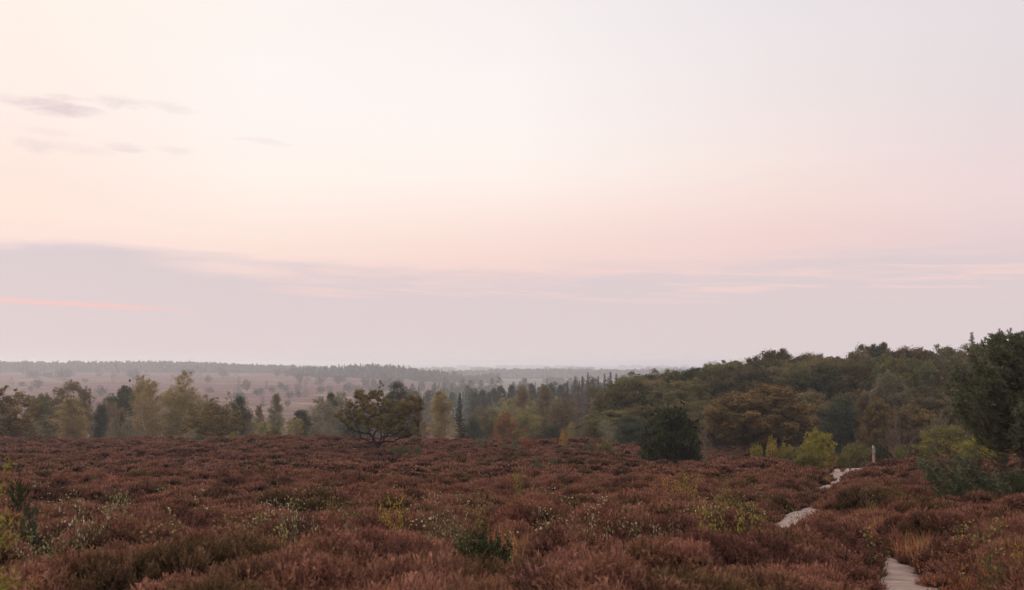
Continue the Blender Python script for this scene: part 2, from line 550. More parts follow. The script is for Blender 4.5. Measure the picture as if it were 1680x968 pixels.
def ground_mat():
    m = bpy.data.materials.new('heath_ground')
    m.use_nodes = True
    t = NT(m.node_tree)
    bs = t.n['Principled BSDF']
    bs.inputs['Roughness'].default_value = 1
    bs.inputs['Specular IOR Level'].default_value = 0
    ge = t.n.new('ShaderNodeNewGeometry')
    pos = ge.outputs['Position']
    s = t.sep(pos)
    # near: peaty soil and litter
    n1 = t.noise(pos, 3.0, 6, .65)
    soil = t.mix(t.mr(n1, .3, .7), (.026, .017, .012, 1), (.075, .042, .028, 1))
    # far heath: russet heather with pale grass and sand
    f1 = t.noise(t.xyz(t.m('MULTIPLY', s[0], .011), t.m('MULTIPLY', s[1], .006)), 1, 6, .62)
    f2 = t.noise(pos, .05, 5, .65)
    heath = t.mix(t.mr(f2, .3, .7), (.090, .045, .036, 1), (.165, .088, .070, 1))
    heath = t.mix(t.mr(f1, .50, .66, 0, .75), heath, (.180, .132, .088, 1))
    low_ = t.mix(t.mr(f2, .3, .7), (.075, .066, .042, 1), (.170, .140, .092, 1))
    heath = t.mix(t.m('MULTIPLY', t.mr(s[0], -170, 30), t.mr(s[1], 420, 640)), heath, low_)
    f3 = t.noise(t.xyz(t.m('MULTIPLY', s[0], .0035), t.m('MULTIPLY', s[1], .0125), 2.0), 1, 3, .5)
    lane = t.mr(t.m('ABSOLUTE', t.m('SUBTRACT', f3, .5)), .002, .008, 1, 0)
    heath = t.mix(t.m('MULTIPLY', lane, .55), heath, (.42, .31, .23, 1))
    # meadow plain far out
    g = t.noise(t.xyz(t.m('MULTIPLY', s[0], .0012), t.m('MULTIPLY', s[1], .0016)), 1, 4, .6)
    plain = t.mix(t.mr(g, .35, .65), (.070, .070, .045, 1), (.230, .200, .130, 1))
    heath = t.mix(t.mr(s[1], 1700, 2300), heath, plain)
    c = t.mix(t.mr(s[1], 80, 130), soil, heath)
    t.l.new(c, bs.inputs['Base Color'])
    return m


def sand_mat():
    m = bpy.data.materials.new('path_sand')
    m.use_nodes = True
    t = NT(m.node_tree)
    bs = t.n['Principled BSDF']
    bs.inputs['Roughness'].default_value = 1
    ge = t.n.new('ShaderNodeNewGeometry')
    pos = ge.outputs['Position']
    n1 = t.noise(pos, 2.2, 6, .65)
    n2 = t.noise(pos, 22, 4, .7)
    c = t.mix(t.mr(n1, .3, .7), (.20, .130, .100, 1), (.39, .275, .222, 1))
    c = t.mix(t.mr(n2, .54, .70, 0, .7), c, (.13, .08, .06, 1))
    n3 = t.noise(pos, 6.5, 5, .7)
    c = t.mix(t.mr(n3, .52, .68, 0, .55), c, (.19, .115, .085, 1))
    t.l.new(c, bs.inputs['Base Color'])
    bp = t.n.new('ShaderNodeBump')
    bp.inputs['Distance'].default_value = .006
    t.l.new(n1, bp.inputs['Height'])
    t.l.new(bp.outputs[0], bs.inputs['Normal'])
    return m


def plain_mat(name, c, rough=.6):
    m = bpy.data.materials.new(name)
    m.use_nodes = True
    t = NT(m.node_tree)
    bs = t.n['Principled BSDF']
    tc = t.n.new('ShaderNodeTexCoord')
    n = t.noise(tc.outputs['Object'], 14, 4, .6)
    t.l.new(t.mix(t.mr(n, .4, .75, 0, .45), (*c, 1), (c[0] * .45, c[1] * .42, c[2] * .4, 1)), bs.inputs['Base Color'])
    bs.inputs['Roughness'].default_value = rough
    return m


# ------------------------------------------------------------------ object helpers
def tag(o, label=None, cat=None, group=None, kind=None):
    if label:
        o['label'] = label
    if cat:
        o['category'] = cat
    if group:
        o['group'] = group
    if kind:
        o['kind'] = kind
    return o


def link(name, me, parent=None):
    o = bpy.data.objects.new(name, me)
    COL.objects.link(o)
    if parent:
        o.parent = parent
    return o


# ------------------------------------------------------------------ ground
def build_ground():
    na = 900
    rr = np.concatenate([[0.3], np.geomspace(1.5, 130, 250), np.geomspace(135, 18000, 170)])
    # finer angles in front of the viewer
    th = np.linspace(-math.pi, math.pi, na + 1)[:-1]
    th = th - 0.62 * np.sin(th)
    X = rr[:, None] * np.sin(th)[None, :]
    Y = rr[:, None] * np.cos(th)[None, :]
    Z = ground(X, Y)
    V = np.stack([X, Y, Z], -1).reshape(-1, 3)
    i, j = np.meshgrid(np.arange(len(rr) - 1), np.arange(na), indexing='ij')
    j2 = (j + 1) % na
    Q = np.stack([i * na + j, i * na + j2, (i + 1) * na + j2, (i + 1) * na + j], -1).reshape(-1, 4)[:, ::-1]
    g = Geo()
    g.add(V, Q, .5)
    g.add(np.array([[V[k][0], V[k][1], V[k][2]] for k in (0, na // 4, na // 2, 3 * na // 4)]), [[3, 2, 1, 0]], .5)
    o = link('ground', g.mesh('ground', ground_mat(), smooth=True))
    tag(o, 'rolling heath ground under the heather, falling to a hazy plain', 'ground', kind='structure')


build_ground()

# ------------------------------------------------------------------ sandy path
# (pixel x, pixel y, width in metres)
PATH_PX = [(1540, 1060, .6), (1518, 1020, .8), (1500, 985, .8), (1484, 958, .68), (1472, 938, .5), (1450, 922, .3), (1410, 905, .35), (1385, 893, .5), (1362, 882, .9), (1346, 872, 1.5),
           (1334, 864, 2.0), (1322, 856, 1.6), (1330, 838, .3), (1346, 822, .3), (1350, 812, .45), (1352, 806, .5), (1362, 801, 1.1), (1374, 792, .5), (1380, 783, 1.0), (1392, 775, 2.2), (1408, 771, 2.8), (1440, 768, 1.2), (1480, 767, .9)]


def path_curve():
    P = [(*hit(px, py), w) for px, py, w in PATH_PX]
    P = np.array(P)
    t = np.arange(len(P))
    tt = np.linspace(0, len(P) - 1, 700)
    C = np.stack([np.interp(tt, t, P[:, k]) for k in range(3)], 1)
    for _ in range(40):
        C[1:-1] = (C[:-2] + 2 * C[1:-1] + C[2:]) / 4
    return C


PATH = path_curve()


def path_dist(x, y):
    """distance to the path's edge (negative on the path)"""
    best = np.full(np.shape(x), 99.0)
    for k in range(0, len(PATH), 3):
        d = np.hypot(x - PATH[k, 0], y - PATH[k, 1]) - PATH[k, 2] / 2
        best = np.minimum(best, d)
    return best


def build_path():
    d = unit(np.gradient(PATH[:, :2], axis=0))
    s = np.stack([d[:, 1], -d[:, 0]], 1)
    rng = np.random.default_rng(5)
    k = 7
    rows = []
    for i in range(len(PATH)):
        w = PATH[i, 2] * 1.2 + .12 * (vnoise(PATH[i, 0], PATH[i, 1], .8, 61) - .5)
        o1 = .5 * w + .22 * (vnoise(i * .3, 0, 1.1, 62) - .35) 
        o2 = .5 * w + .22 * (vnoise(i * .3, 9, 1.1, 63) - .35)
        xs = PATH[i, 0] + s[i, 0] * np.linspace(-o1, o2, k)
        ys = PATH[i, 1] + s[i, 1] * np.linspace(-o1, o2, k)
        z = ground(xs, ys) + .05 + np.array([-.09, .01, .02, .03, .02, .01, -.09])
        rows.append(np.stack([xs, ys, z], 1))
    V = np.concatenate(rows)
    Q = []
    for i in range(len(PATH) - 1):
        for j in range(k - 1):
            Q.append((i * k + j, i * k + j + 1, (i + 1) * k + j + 1, (i + 1) * k + j))
    g = Geo()
    g.add(V, Q, .5)
    o = link('path', g.mesh('path', sand_mat(), smooth=True))
    tag(o, 'pale sandy footpath winding through the heather', 'path', kind='structure')


build_path()


# ------------------------------------------------------------------ heather
def tuft(seed, nspr, width, laterals, rad=.30, h=.36, stem=1.0):
    rng = np.random.default_rng(seed)
    g = Geo()
    a = rng.uniform(0, 2 * math.pi, nspr)
    q = np.sqrt(rng.random(nspr))
    base = np.stack([np.cos(a) * q * rad * .45, np.sin(a) * q * rad * .45, np.zeros(nspr) - .02], 1)
    lean = q[:, None] * np.stack([np.cos(a), np.sin(a), np.zeros(nspr)], 1)
    L = h * rng.uniform(.62, 1.12, nspr) * (1 - .28 * q ** 2)
    d1 = unit(lean * .9 + np.array([0, 0, 1.0]) + rng.normal(size=(nspr, 3)) * .12)
    d2 = unit(lean * .45 + np.array([0, 0, 1.0]) + rng.normal(size=(nspr, 3)) * .22)
    mid = base + d1 * (L * .55)[:, None]
    top = mid + d2 * (L * .45)[:, None]
    tone = np.clip(rng.normal(.5, .25, nspr), 0, 1)
    side = unit(np.cross(d2, rng.normal(size=(nspr, 3))))
    n1 = np.ones(nspr)
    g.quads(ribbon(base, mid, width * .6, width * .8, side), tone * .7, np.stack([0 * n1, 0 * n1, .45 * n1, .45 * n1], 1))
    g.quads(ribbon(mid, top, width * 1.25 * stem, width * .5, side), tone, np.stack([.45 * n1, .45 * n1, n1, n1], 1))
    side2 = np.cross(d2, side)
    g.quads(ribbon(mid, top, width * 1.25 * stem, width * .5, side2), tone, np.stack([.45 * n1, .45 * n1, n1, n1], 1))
    for k in range(laterals):
        f = rng.uniform(.25, 1.0, nspr)
        p = np.where((f < .5)[:, None], mid + (base - mid) * (.5 - f)[:, None] * .6, mid + (top - mid) * ((f - .5) * 2)[:, None])
        dl = unit(d2 * .9 + np.array([0, 0, .3]) + rng.normal(size=(nspr, 3)) * .5)
        l = L * rng.uniform(.09, .17, nspr)
        sd_ = unit(np.cross(dl, rng.normal(size=(nspr, 3))))
        tp = .45 + .55 * f
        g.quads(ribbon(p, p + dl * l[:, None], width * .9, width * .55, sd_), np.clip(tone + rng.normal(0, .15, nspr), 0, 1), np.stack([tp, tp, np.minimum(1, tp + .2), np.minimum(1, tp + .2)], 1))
    return g


HM = heather_mat()


def scatter_object(name, protos, P, rotz, scl, idx, mat, bush=None):
    """one object whose points carry copies of the proto meshes (only for uncountable growth)"""
    me = bpy.data.meshes.new(name)
    me.vertices.add(len(P))
    me.vertices.foreach_set('co', P.astype(np.float32).ravel())
    if rotz.ndim == 1:
        rotz = np.stack([0 * rotz, 0 * rotz, rotz], 1)
    a = me.attributes.new('idx', 'INT', 'POINT')
    a.data.foreach_set('value', idx.astype(np.int32))
    for nm, arr in (('rot', rotz), ('scl', scl)):
        a = me.attributes.new(nm, 'FLOAT_VECTOR', 'POINT')
        a.data.foreach_set('vector', arr.astype(np.float32).ravel())
    if bush is not None:
        a = me.attributes.new('bush', 'FLOAT', 'POINT')
        a.data.foreach_set('value', bush.astype(np.float32))
    me.materials.append(mat)
    o = link(name, me)
    ng = bpy.data.node_groups.new(name + '_scatter', 'GeometryNodeTree')
    ng.interface.new_socket('Geometry', in_out='INPUT', socket_type='NodeSocketGeometry')
    ng.interface.new_socket('Geometry', in_out='OUTPUT', socket_type='NodeSocketGeometry')
    gi, go = ng.nodes.new('NodeGroupInput'), ng.nodes.new('NodeGroupOutput')
    for k, pm in reversed(list(enumerate(protos))):
        src = bpy.data.objects.new('%s_sprig_source' % name, pm)     # never linked to the scene
        oi = ng.nodes.new('GeometryNodeObjectInfo')
        oi.inputs['Object'].default_value = src
        oi.inputs['As Instance'].default_value = False
        gg = ng.nodes.new('GeometryNodeGeometryToInstance')
        ng.links.new(oi.outputs['Geometry'], gg.inputs[0])
        if k == len(protos) - 1:
            jn = ng.nodes.new('GeometryNodeJoinGeometry')
        ng.links.new(gg.outputs[0], jn.inputs[0])

    def attr(nm, ty):
        n = ng.nodes.new('GeometryNodeInputNamedAttribute')
        n.data_type = ty
        n.inputs['Name'].default_value = nm
        return n.outputs['Attribute']
    iop = ng.nodes.new('GeometryNodeInstanceOnPoints')
    m2p = ng.nodes.new('GeometryNodeMeshToPoints')
    ng.links.new(gi.outputs[0], m2p.inputs['Mesh'])
    ng.links.new(m2p.outputs[0], iop.inputs['Points'])
    ng.links.new(jn.outputs[0], iop.inputs['Instance'])
    iop.inputs['Pick Instance'].default_value = True
    ng.links.new(attr('idx', 'INT'), iop.inputs['Instance Index'])
    e2r = ng.nodes.new('FunctionNodeEulerToRotation')
    ng.links.new(attr('rot', 'FLOAT_VECTOR'), e2r.inputs[0])
    ng.links.new(e2r.outputs[0], iop.inputs['Rotation'])
    ng.links.new(attr('scl', 'FLOAT_VECTOR'), iop.inputs['Scale'])
    ng.links.new(iop.outputs[0], go.inputs[0])
    md = o.modifiers.new('scatter', 'NODES')
    md.node_group = ng
    return o


def jitter_grid(rng, y0, y1, sp, margin=9.0):
    ys = np.arange(y0, y1, sp)
    out = []
    for y in ys:
        half = .57 * y + margin
        n = int(2 * half / sp)
        x = np.linspace(-half, half, n) + rng.uniform(-.5, .5, n) * sp * 1.1
        out.append(np.stack([x, y + rng.uniform(-.5, .5, n) * sp * 1.1], 1))
    return np.concatenate(out)


DOME_CELL = 1.0
# (pixel x, pixel y, radius m, change of height m): taller growth that hides the path, lower growth where it opens
SPOTS = [(620, 744, 3.0, -.35), (620, 752, 2.0, -.25), (1400, 935, 1.0, .22), (1425, 905, .9, .25), (1385, 905, .9, .18), (1290, 835, 1.2, .16), (1400, 850, 1.3, .12), (1372, 832, 1.2, .12), (1325, 786, 1.6, .10), (1345, 780, 1.6, .10), (1335, 886, 1.4, -.5), (1355, 897, 1.0, -.40), (1310, 878, .8, -.3),
         (1490, 985, 1.0, -.2), (800, 930, .8, -.6), (780, 965, .6, -.6), (825, 950, .6, -.5), (850, 915, .6, -.3), (1400, 780, 3.0, -.4), (1372, 812, 1.2, -.3), (1385, 786, 1.8, -.3), (1362, 806, 1.0, -.3), (1300, 846, 1.0, .22), (1352, 838, .8, .25), (1320, 872, 1.1, -.4), (1300, 880, .8, -.3)]
SPOTS_W = [(*hit(px, min(py, 1040)), r, a) for px, py, r, a in SPOTS]


def dome(x, y):
    """height of the tussock surface above the soil: overlapping rounded bushes of uneven size"""
    ix, iy = np.floor(x / DOME_CELL), np.floor(y / DOME_CELL)
    best = np.zeros(np.shape(x))
    for dx in (-1, 0, 1):
        for dy in (-1, 0, 1):
            cx, cy = ix + dx, iy + dy
            px = (cx + .1 + .8 * hash2(cx, cy, 31)) * DOME_CELL
            py = (cy + .1 + .8 * hash2(cx, cy, 32)) * DOME_CELL
            r = .50 + .42 * hash2(cx, cy, 33)
            h = .10 + .58 * hash2(cx, cy, 34) ** 1.1 + .22 * (vnoise(px, py, 6.0, 35) - .5)
            q = ((x - px) ** 2 + (y - py) ** 2) / (r * r)
            best = np.maximum(best, h * np.sqrt(np.maximum(0, 1 - q)))
    best = best + .17 * (vnoise(x, y, .55, 36) - .5) + .09 * (vnoise(x, y, .28, 37) - .5)
    for sx, sy, sr, sa in SPOTS_W:
        best = best + sa * np.exp(-((x - sx) ** 2 + (y - sy) ** 2) / (sr * sr))
    return np.maximum(best, -.04)


def build_heather():
    rng = np.random.default_rng(11)
    near = [tuft(20 + k, 120, .0095, 12, .26, .33, .6).mesh('heather_near', HM) for k in range(5)]
    mid = [tuft(30 + k, 80, .016, 6, .27, .34, .8).mesh('heather_mid', HM) for k in range(4)]
    far = [tuft(40 + k, 40, .044, 2, .30, .34).mesh('heather_far', HM) for k in range(4)]
    PP, RZ, SC, ID, BU = [], [], [], [], []
    for y0, y1, sp, lo, hi, ws in ((2.2, 19, .185, 0, 5, .85), (19, 44, .22, 5, 9, 1.0), (44, 104, .32, 9, 13, 1.25)):
        g = jitter_grid(rng, y0, y1, sp)
        x, y = g[:, 0], g[:, 1]
        pd = path_dist(x, y)
        keep = pd > -.16 + .34 * vnoise(x, y, .45, 66) + .10 * rng.random(len(x))
        gapn = .6 * vnoise(x, y, .8, 81) + .4 * vnoise(x, y, .33, 82)
        keep &= ~((gapn < .30) & (dome(x, y) < .22))
        v = HORY - F * ground(x, y) / y
        keep &= ~((v > 1150) & (rng.random(len(x)) < .6))
        x, y, pd = x[keep], y[keep], pd[keep]
        n = len(x)
        ep = .06
        h = dome(x, y)
        gx = (dome(x + ep, y) - dome(x - ep, y)) / (2 * ep)
        gy = (dome(x, y + ep) - dome(x, y - ep)) / (2 * ep)
        edge = 1 - np.exp(-(np.maximum(pd, 0) / .35) ** 2)
        h = h * (.25 + .75 * edge)
        gl = np.minimum(1.1, np.hypot(gx, gy)) / np.maximum(1e-6, np.hypot(gx, gy))
        gx, gy = gx * gl, gy * gl
        PP.append(np.stack([x, y, ground(x, y) + h - .03], 1))
        # tilt outward along the tussock slope: rotation about x then y
        RZ.append(np.stack([np.arctan(gy) * .75, -np.arctan(gx) * .75, rng.uniform(0, 6.283, n)], 1))
        w = rng.uniform(.8, 1.15, n) * ws
        hh = (.46 + .40 * vnoise(x, y, 2.2, 41) + .22 * rng.random(n)) * (.6 + .4 * edge)
        low = np.zeros(n)
        for sx, sy, sr, sa in SPOTS_W:
            if sa < 0:
                low = np.maximum(low, min(1, -sa * 2.6) * np.exp(-((x - sx) ** 2 + (y - sy) ** 2) / (sr * sr)))
        hh = hh * (1 - .62 * low)
        SC.append(np.stack([w, w, hh * (1.0 + .2 * (ws - 1))], 1))
        ID.append(rng.integers(lo, hi, n))
        BU.append(np.clip(.6 * vnoise(x, y, 1.1, 71) + .3 * vnoise(x, y, .4, 72) + .35 * vnoise(x, y, 7.0, 73) - .12, 0, 1))
    P = np.concatenate(PP)
    o = scatter_object('heather', near + mid + far, P, np.concatenate(RZ), np.concatenate(SC), np.concatenate(ID), HM, np.concatenate(BU))
    tag(o, 'russet brown faded heather covering the whole slope', 'heather', kind='stuff')
    print('heather tufts', len(P))


build_heather()


def blade_patch(seed, n, rad, h, width):
    rng = np.random.default_rng(seed)
    g = Geo()
    a = rng.uniform(0, 6.283, n)
    q = np.sqrt(rng.random(n)) * rad
    b = np.stack([np.cos(a) * q, np.sin(a) * q, np.zeros(n)], 1)
    d = unit(np.array([0, 0, 1.0]) + rng.normal(size=(n, 3)) * .22)
    L = h * rng.uniform(.5, 1.1, n)
    m_ = b + d * (L * .55)[:, None]
    d2 = unit(d + rng.normal(size=(n, 3)) * .35)
    tp = m_ + d2 * (L * .45)[:, None]
    s = unit(np.cross(d, rng.normal(size=(n, 3))))
    tone = rng.random(n)
    g.quads(ribbon(b, m_, width, width * .9, s), tone)
    g.quads(ribbon(m_, tp, width * .9, width * .25, s), tone)
    return g


def build_grass():
    rng = np.random.default_rng(77)
    protos = [blade_patch(50 + k, 60, .16, .50, .006).mesh('grass_tuft', MATS['grass_dry']) for k in range(3)]
    pts = []
    for px, py, sx, sy, n in ((1585, 878, 62, 13, 150), (1540, 866, 60, 12, 80), (1385, 772, 14, 5, 16), (1360, 858, 22, 14, 25), (1500, 925, 30, 18, 30), (1300, 760, 60, 12, 40),
                              (1410, 866, 60, 20, 30), (905, 905, 60, 25, 16), (1365, 770, 14, 9, 30), (490, 900, 60, 30, 12), (1640, 900, 40, 30, 25)):
        for _ in range(n):
            x, y = hit(px + rng.normal() * sx, min(1000, py + rng.normal() * sy))
            pts.append((x, y))
    P = np.array(pts)
    P = P[path_dist(P[:, 0], P[:, 1]) > .05]
    n = len(P)
    s = rng.uniform(.7, 1.25, n)
    o = scatter_object('grass', protos, np.stack([P[:, 0], P[:, 1], ground(P[:, 0], P[:, 1])], 1), rng.uniform(0, 6.28, n), np.stack([s, s, s], 1), rng.integers(0, 3, n), MATS['grass_dry'])
    tag(o, 'dry straw coloured grass growing among the heather', 'grass', kind='stuff')


build_grass()


def build_undergrowth():
    rng = np.random.default_rng(313)
    protos = []
    for k in range(4):
        r = np.random.default_rng(600 + k)
        g = Geo()
        for s_ in range(5):
            a = r.uniform(0, 6.283)
            b = np.array([r.normal() * .05, r.normal() * .05, 0])
            e = b + np.array([math.cos(a) * .2 * r.random(), math.sin(a) * .2 * r.random(), r.uniform(.45, .72)])
            g.tube([b, (b + e) / 2, e], [.004, .003, .0015], 3, tone=.1)
            n = 9
            t = .45 + .55 * r.random(n)
            P = b + (e - b) * t[:, None] + r.normal(size=(n, 3)) * .045
            g.quads(leaf_quads(r, P, unit(r.normal(size=(n, 3)) * .6 + [0, 0, .5]), .034, .9), np.clip(r.normal(.55, .3, n), 0, 1))
        protos.append(g)
    for nm, mt, label, spots in (
        ('undergrowth', 'lime_shrub', 'thin green bilberry and bramble shoots coming up through the heather',
         ((700, 850, 90, 22, 60), (1170, 800, 90, 22, 46), (1190, 885, 70, 30, 70), (560, 880, 120, 40, 30), (250, 860, 160, 40, 36), (900, 790, 200, 22, 40), (1090, 790, 80, 14, 40), (1500, 800, 60, 20, 40), (380, 800, 200, 26, 30), (1420, 800, 40, 20, 20), (1600, 940, 60, 20, 30))),
        ('weeds', 'pale_leaf', 'pale yellowish leaved shoots scattered through the heather',
         ((1010, 868, 80, 16, 70), (130, 850, 60, 24, 34), (480, 865, 50, 30, 34), (720, 840, 70, 18, 40), (880, 905, 200, 30, 30), (1240, 860, 40, 20, 20), (300, 880, 140, 30, 16)))):
        pts = []
        for px, py, sx, sy, n in spots:
            for _ in range(int(n * (.5 if nm == 'undergrowth' else .38))):
                q = py + rng.normal() * sy + 30
                pts.append(hit(px + rng.normal() * sx, min(1030, max(760, q))))
        P = np.array(pts)
        P = P[path_dist(P[:, 0], P[:, 1]) > .05]
        n = len(P)
        s_ = rng.uniform(.7, 1.2, n)
        z = ground(P[:, 0], P[:, 1]) + .55 * dome(P[:, 0], P[:, 1])
        o = scatter_object(nm, [g.mesh(nm, MATS[mt]) for g in protos], np.stack([P[:, 0], P[:, 1], z], 1), rng.uniform(0, 6.28, n), np.stack([s_, s_, s_], 1), rng.integers(0, 4, n), MATS[mt])
        tag(o, label, 'undergrowth', kind='stuff')


build_undergrowth()


# ------------------------------------------------------------------ tree builders: each returns (trunk mesh, crown mesh, height, half width)
def bent(rng, a, b, k=5, wob=.06):
    a, b = np.asarray(a, float), np.asarray(b, float)
    t = np.linspace(0, 1, k)[:, None]
    P = a + (b - a) * t
    L = np.linalg.norm(b - a)
    off = rng.normal(size=(k, 3)) * wob * L
    off[0] = 0
    off[-1] = 0
    return P + off


def mk_oak(seed, H=11.0, Rr=4.6, base=2.2, nc=70, cr=1.15, nl=150, leaf=.24, bark='bark_brown', shape=1.0, bush=False):
    rng = np.random.default_rng(seed)
    g, tr = Geo(), Geo()
    n = nc
    i = np.arange(n)
    ph = i * 2.39996 + rng.uniform(0, 6)
    z = 1 - 2 * (i + .5) / n
    z = np.clip(z + rng.normal(size=n) * .06, -1, 1)
    rad = rng.uniform(.62, 1.0, n) ** .7
    hh = (H - base) / 2
    cz = base + hh
    prof = np.sqrt(np.maximum(0, 1 - z * z)) * (1 + .18 * rng.normal(size=n))
    prof *= np.where(z < 0, 1.0 + .12 * shape, 1.0)
    C = np.stack([np.cos(ph) * prof * (Rr - cr * .5) * rad, np.sin(ph) * prof * (Rr - cr * .5) * rad, cz + z * (hh - cr * .5) * rad], 1)
    inner = unit(rng.normal(size=(n // 4, 3))) * (rng.random((n // 4, 1)) ** .5) * np.array([Rr * .55, Rr * .55, hh * .6]) + np.array([0, 0, cz])
    C = np.concatenate([C, inner])
    rad_ = cr * rng.uniform(.6, 1.25, len(C))
    clump_leaves(g, rng, C, rad_, nl, leaf, flat=.78)
    # ragged outer sprays
    outw = np.repeat(C[:n], 2, 0)
    outw = outw + unit(outw - np.array([0, 0, cz])) * (cr * .42) + rng.normal(size=outw.shape) * cr * .4
    clump_leaves(g, rng, outw, np.repeat(rad_[:n], 2) * .45, nl // 6, leaf, flat=.8)
    top = np.array([rng.normal() * .3, rng.normal() * .3, H * .72])
    tp = bent(rng, (0, 0, -.4), top, 7, .02)
    r0 = H * (.022 if not bush else .012)
    tr.tube(tp, np.linspace(r0, r0 * .35, 7), 8)
    for k in rng.permutation(n)[:min(n, 34)]:
        c = C[k]
        f = np.clip((c[2] / H) * .6 - rng.uniform(.05, .2), .12, .9)
        s = np.array([np.interp(f, np.linspace(0, 1, 7), tp[:, q]) for q in range(3)])
        p = bent(rng, s, c, 5, .06)
        tr.tube(p, np.linspace(r0 * .38, r0 * .08, 5), 5)
    return tr.mesh('trunk', MATS[bark], True), g.mesh('crown', MATS['oak_green']), H, Rr


def mk_birch(seed, H=11.0, Rr=2.6, base=1.2, nb=95, nl=95, leaf=.15, bark='bark_birch', droop=.5, stems=1):
    rng = np.random.default_rng(seed)
    g, tr = Geo(), Geo()
    for st in range(stems):
        ox = rng.normal(size=2) * (.9 if stems > 1 else 0) * Rr * .35
        hs = H * (1 if st == 0 else rng.uniform(.72, .95))
        tp = bent(rng, (ox[0] * .3, ox[1] * .3, -.4), (ox[0] * 1.4 + rng.normal() * .25, ox[1] * 1.4 + rng.normal() * .25, hs * .97), 9, .012)
        r0 = hs * .0105
        tr.tube(tp, np.linspace(r0, r0 * .14, 9), 7)
        m_ = nb // stems
        for k in range(m_):
            f = base / hs + (1 - base / hs) * (k + rng.random()) / m_
            f = min(f, .99)
            s = np.array([np.interp(f, np.linspace(0, 1, 9), tp[:, q]) for q in range(3)])
            rel = (f - base / hs) / (1 - base / hs)
            L = Rr * np.interp(rel, [0, .15, .42, .7, .88, 1], [.6, .92, 1, .80, .55, .30]) * rng.uniform(.55, 1.15)
            a = rng.uniform(0, 6.283)
            e = rng.uniform(.35, .9)
            d = np.array([math.cos(a) * math.cos(e), math.sin(a) * math.cos(e), math.sin(e)])
            end = s + d * L
            end[2] = min(end[2] - droop * L * .35, hs * 1.02)
            mid = (s + end) / 2 + np.array([0, 0, L * .16])
            tr.tube([s, mid, end], [r0 * .22, r0 * .12, r0 * .05], 4)
            n = int(nl * (.4 + .6 * L / Rr))
            t = rng.random(n) ** .6
            q = (1 - t)[:, None] ** 2 * s + 2 * ((1 - t) * t)[:, None] * mid + (t ** 2)[:, None] * end
            P = q + rng.normal(size=(n, 3)) * np.array([.24, .24, .16]) * (.4 + L / Rr) + np.array([0, 0, -1.0]) * (rng.random(n) ** 1.6 * droop * L * .55)[:, None]
            N = unit(rng.normal(size=(n, 3)) + np.array([0, 0, .4]))
            ct = rng.random()
            g.quads(leaf_quads(rng, P, N, leaf), np.clip(.45 * ct + .55 * rng.random(n), 0, 1))
    return tr.mesh('trunk', MATS[bark], True), g.mesh('crown', MATS['birch_yellow']), H, Rr


def mk_pine(seed, H=10.0, Rr=2.8, base=.34, nc=44, nl=240, leaf=.28, flat=.5, bark='bark_pine'):
    rng = np.random.default_rng(seed)
    g, tr = Geo(), Geo()
    tp = bent(rng, (0, 0, -.4), (rng.normal() * .5, rng.normal() * .5, H * .94), 8, .022)
    r0 = H * .016
    tr.tube(tp, np.linspace(r0, r0 * .25, 8), 7)
    C, Q = [], []
    for k in range(nc):
        f = base + (1 - base) * ((k + rng.random()) / nc)
        rel = (f - base) / (1 - base)
        wid = Rr * (math.sin(math.pi * min(.98, rel * .75 + .22)) ** .8) * rng.uniform(.45, 1.08)
        a = k * 2.4 + rng.normal() * .4
        s = np.array([np.interp(max(.1, f - .06), np.linspace(0, 1, 8), tp[:, q]) for q in range(3)])
        c = np.array([s[0] + math.cos(a) * wid, s[1] + math.sin(a) * wid, min(H * .985, f * H * .97 + rng.normal() * .12)])
        tr.tube(bent(rng, s, c, 4, .07), [r0 * .32, r0 * .2, r0 * .12, r0 * .06], 5)
        C.append(c)
        Q.append(Rr * rng.uniform(.26, .44))
        if wid > Rr * .5:
            C.append(s + (c - s) * .55 + np.array([0, 0, .1]))
            Q.append(Rr * .26)
    for k in range(7):
        f = rng.uniform(min(.16, base * .8), max(base, .1))
        s = np.array([np.interp(f, np.linspace(0, 1, 8), tp[:, q]) for q in range(3)])
        a = rng.uniform(0, 6.28)
        tr.tube(bent(rng, s, s + np.array([math.cos(a), math.sin(a), .1]) * rng.uniform(.4, 1.0), 4, .08), [r0 * .2, r0 * .14, r0 * .08, r0 * .03], 4)
    clump_leaves(g, rng, np.array(C), np.array(Q), nl, leaf, flat=flat, up=.6, aspect=.34)
    return tr.mesh('trunk', MATS[bark], True), g.mesh('crown', MATS['pine_dark']), H, Rr


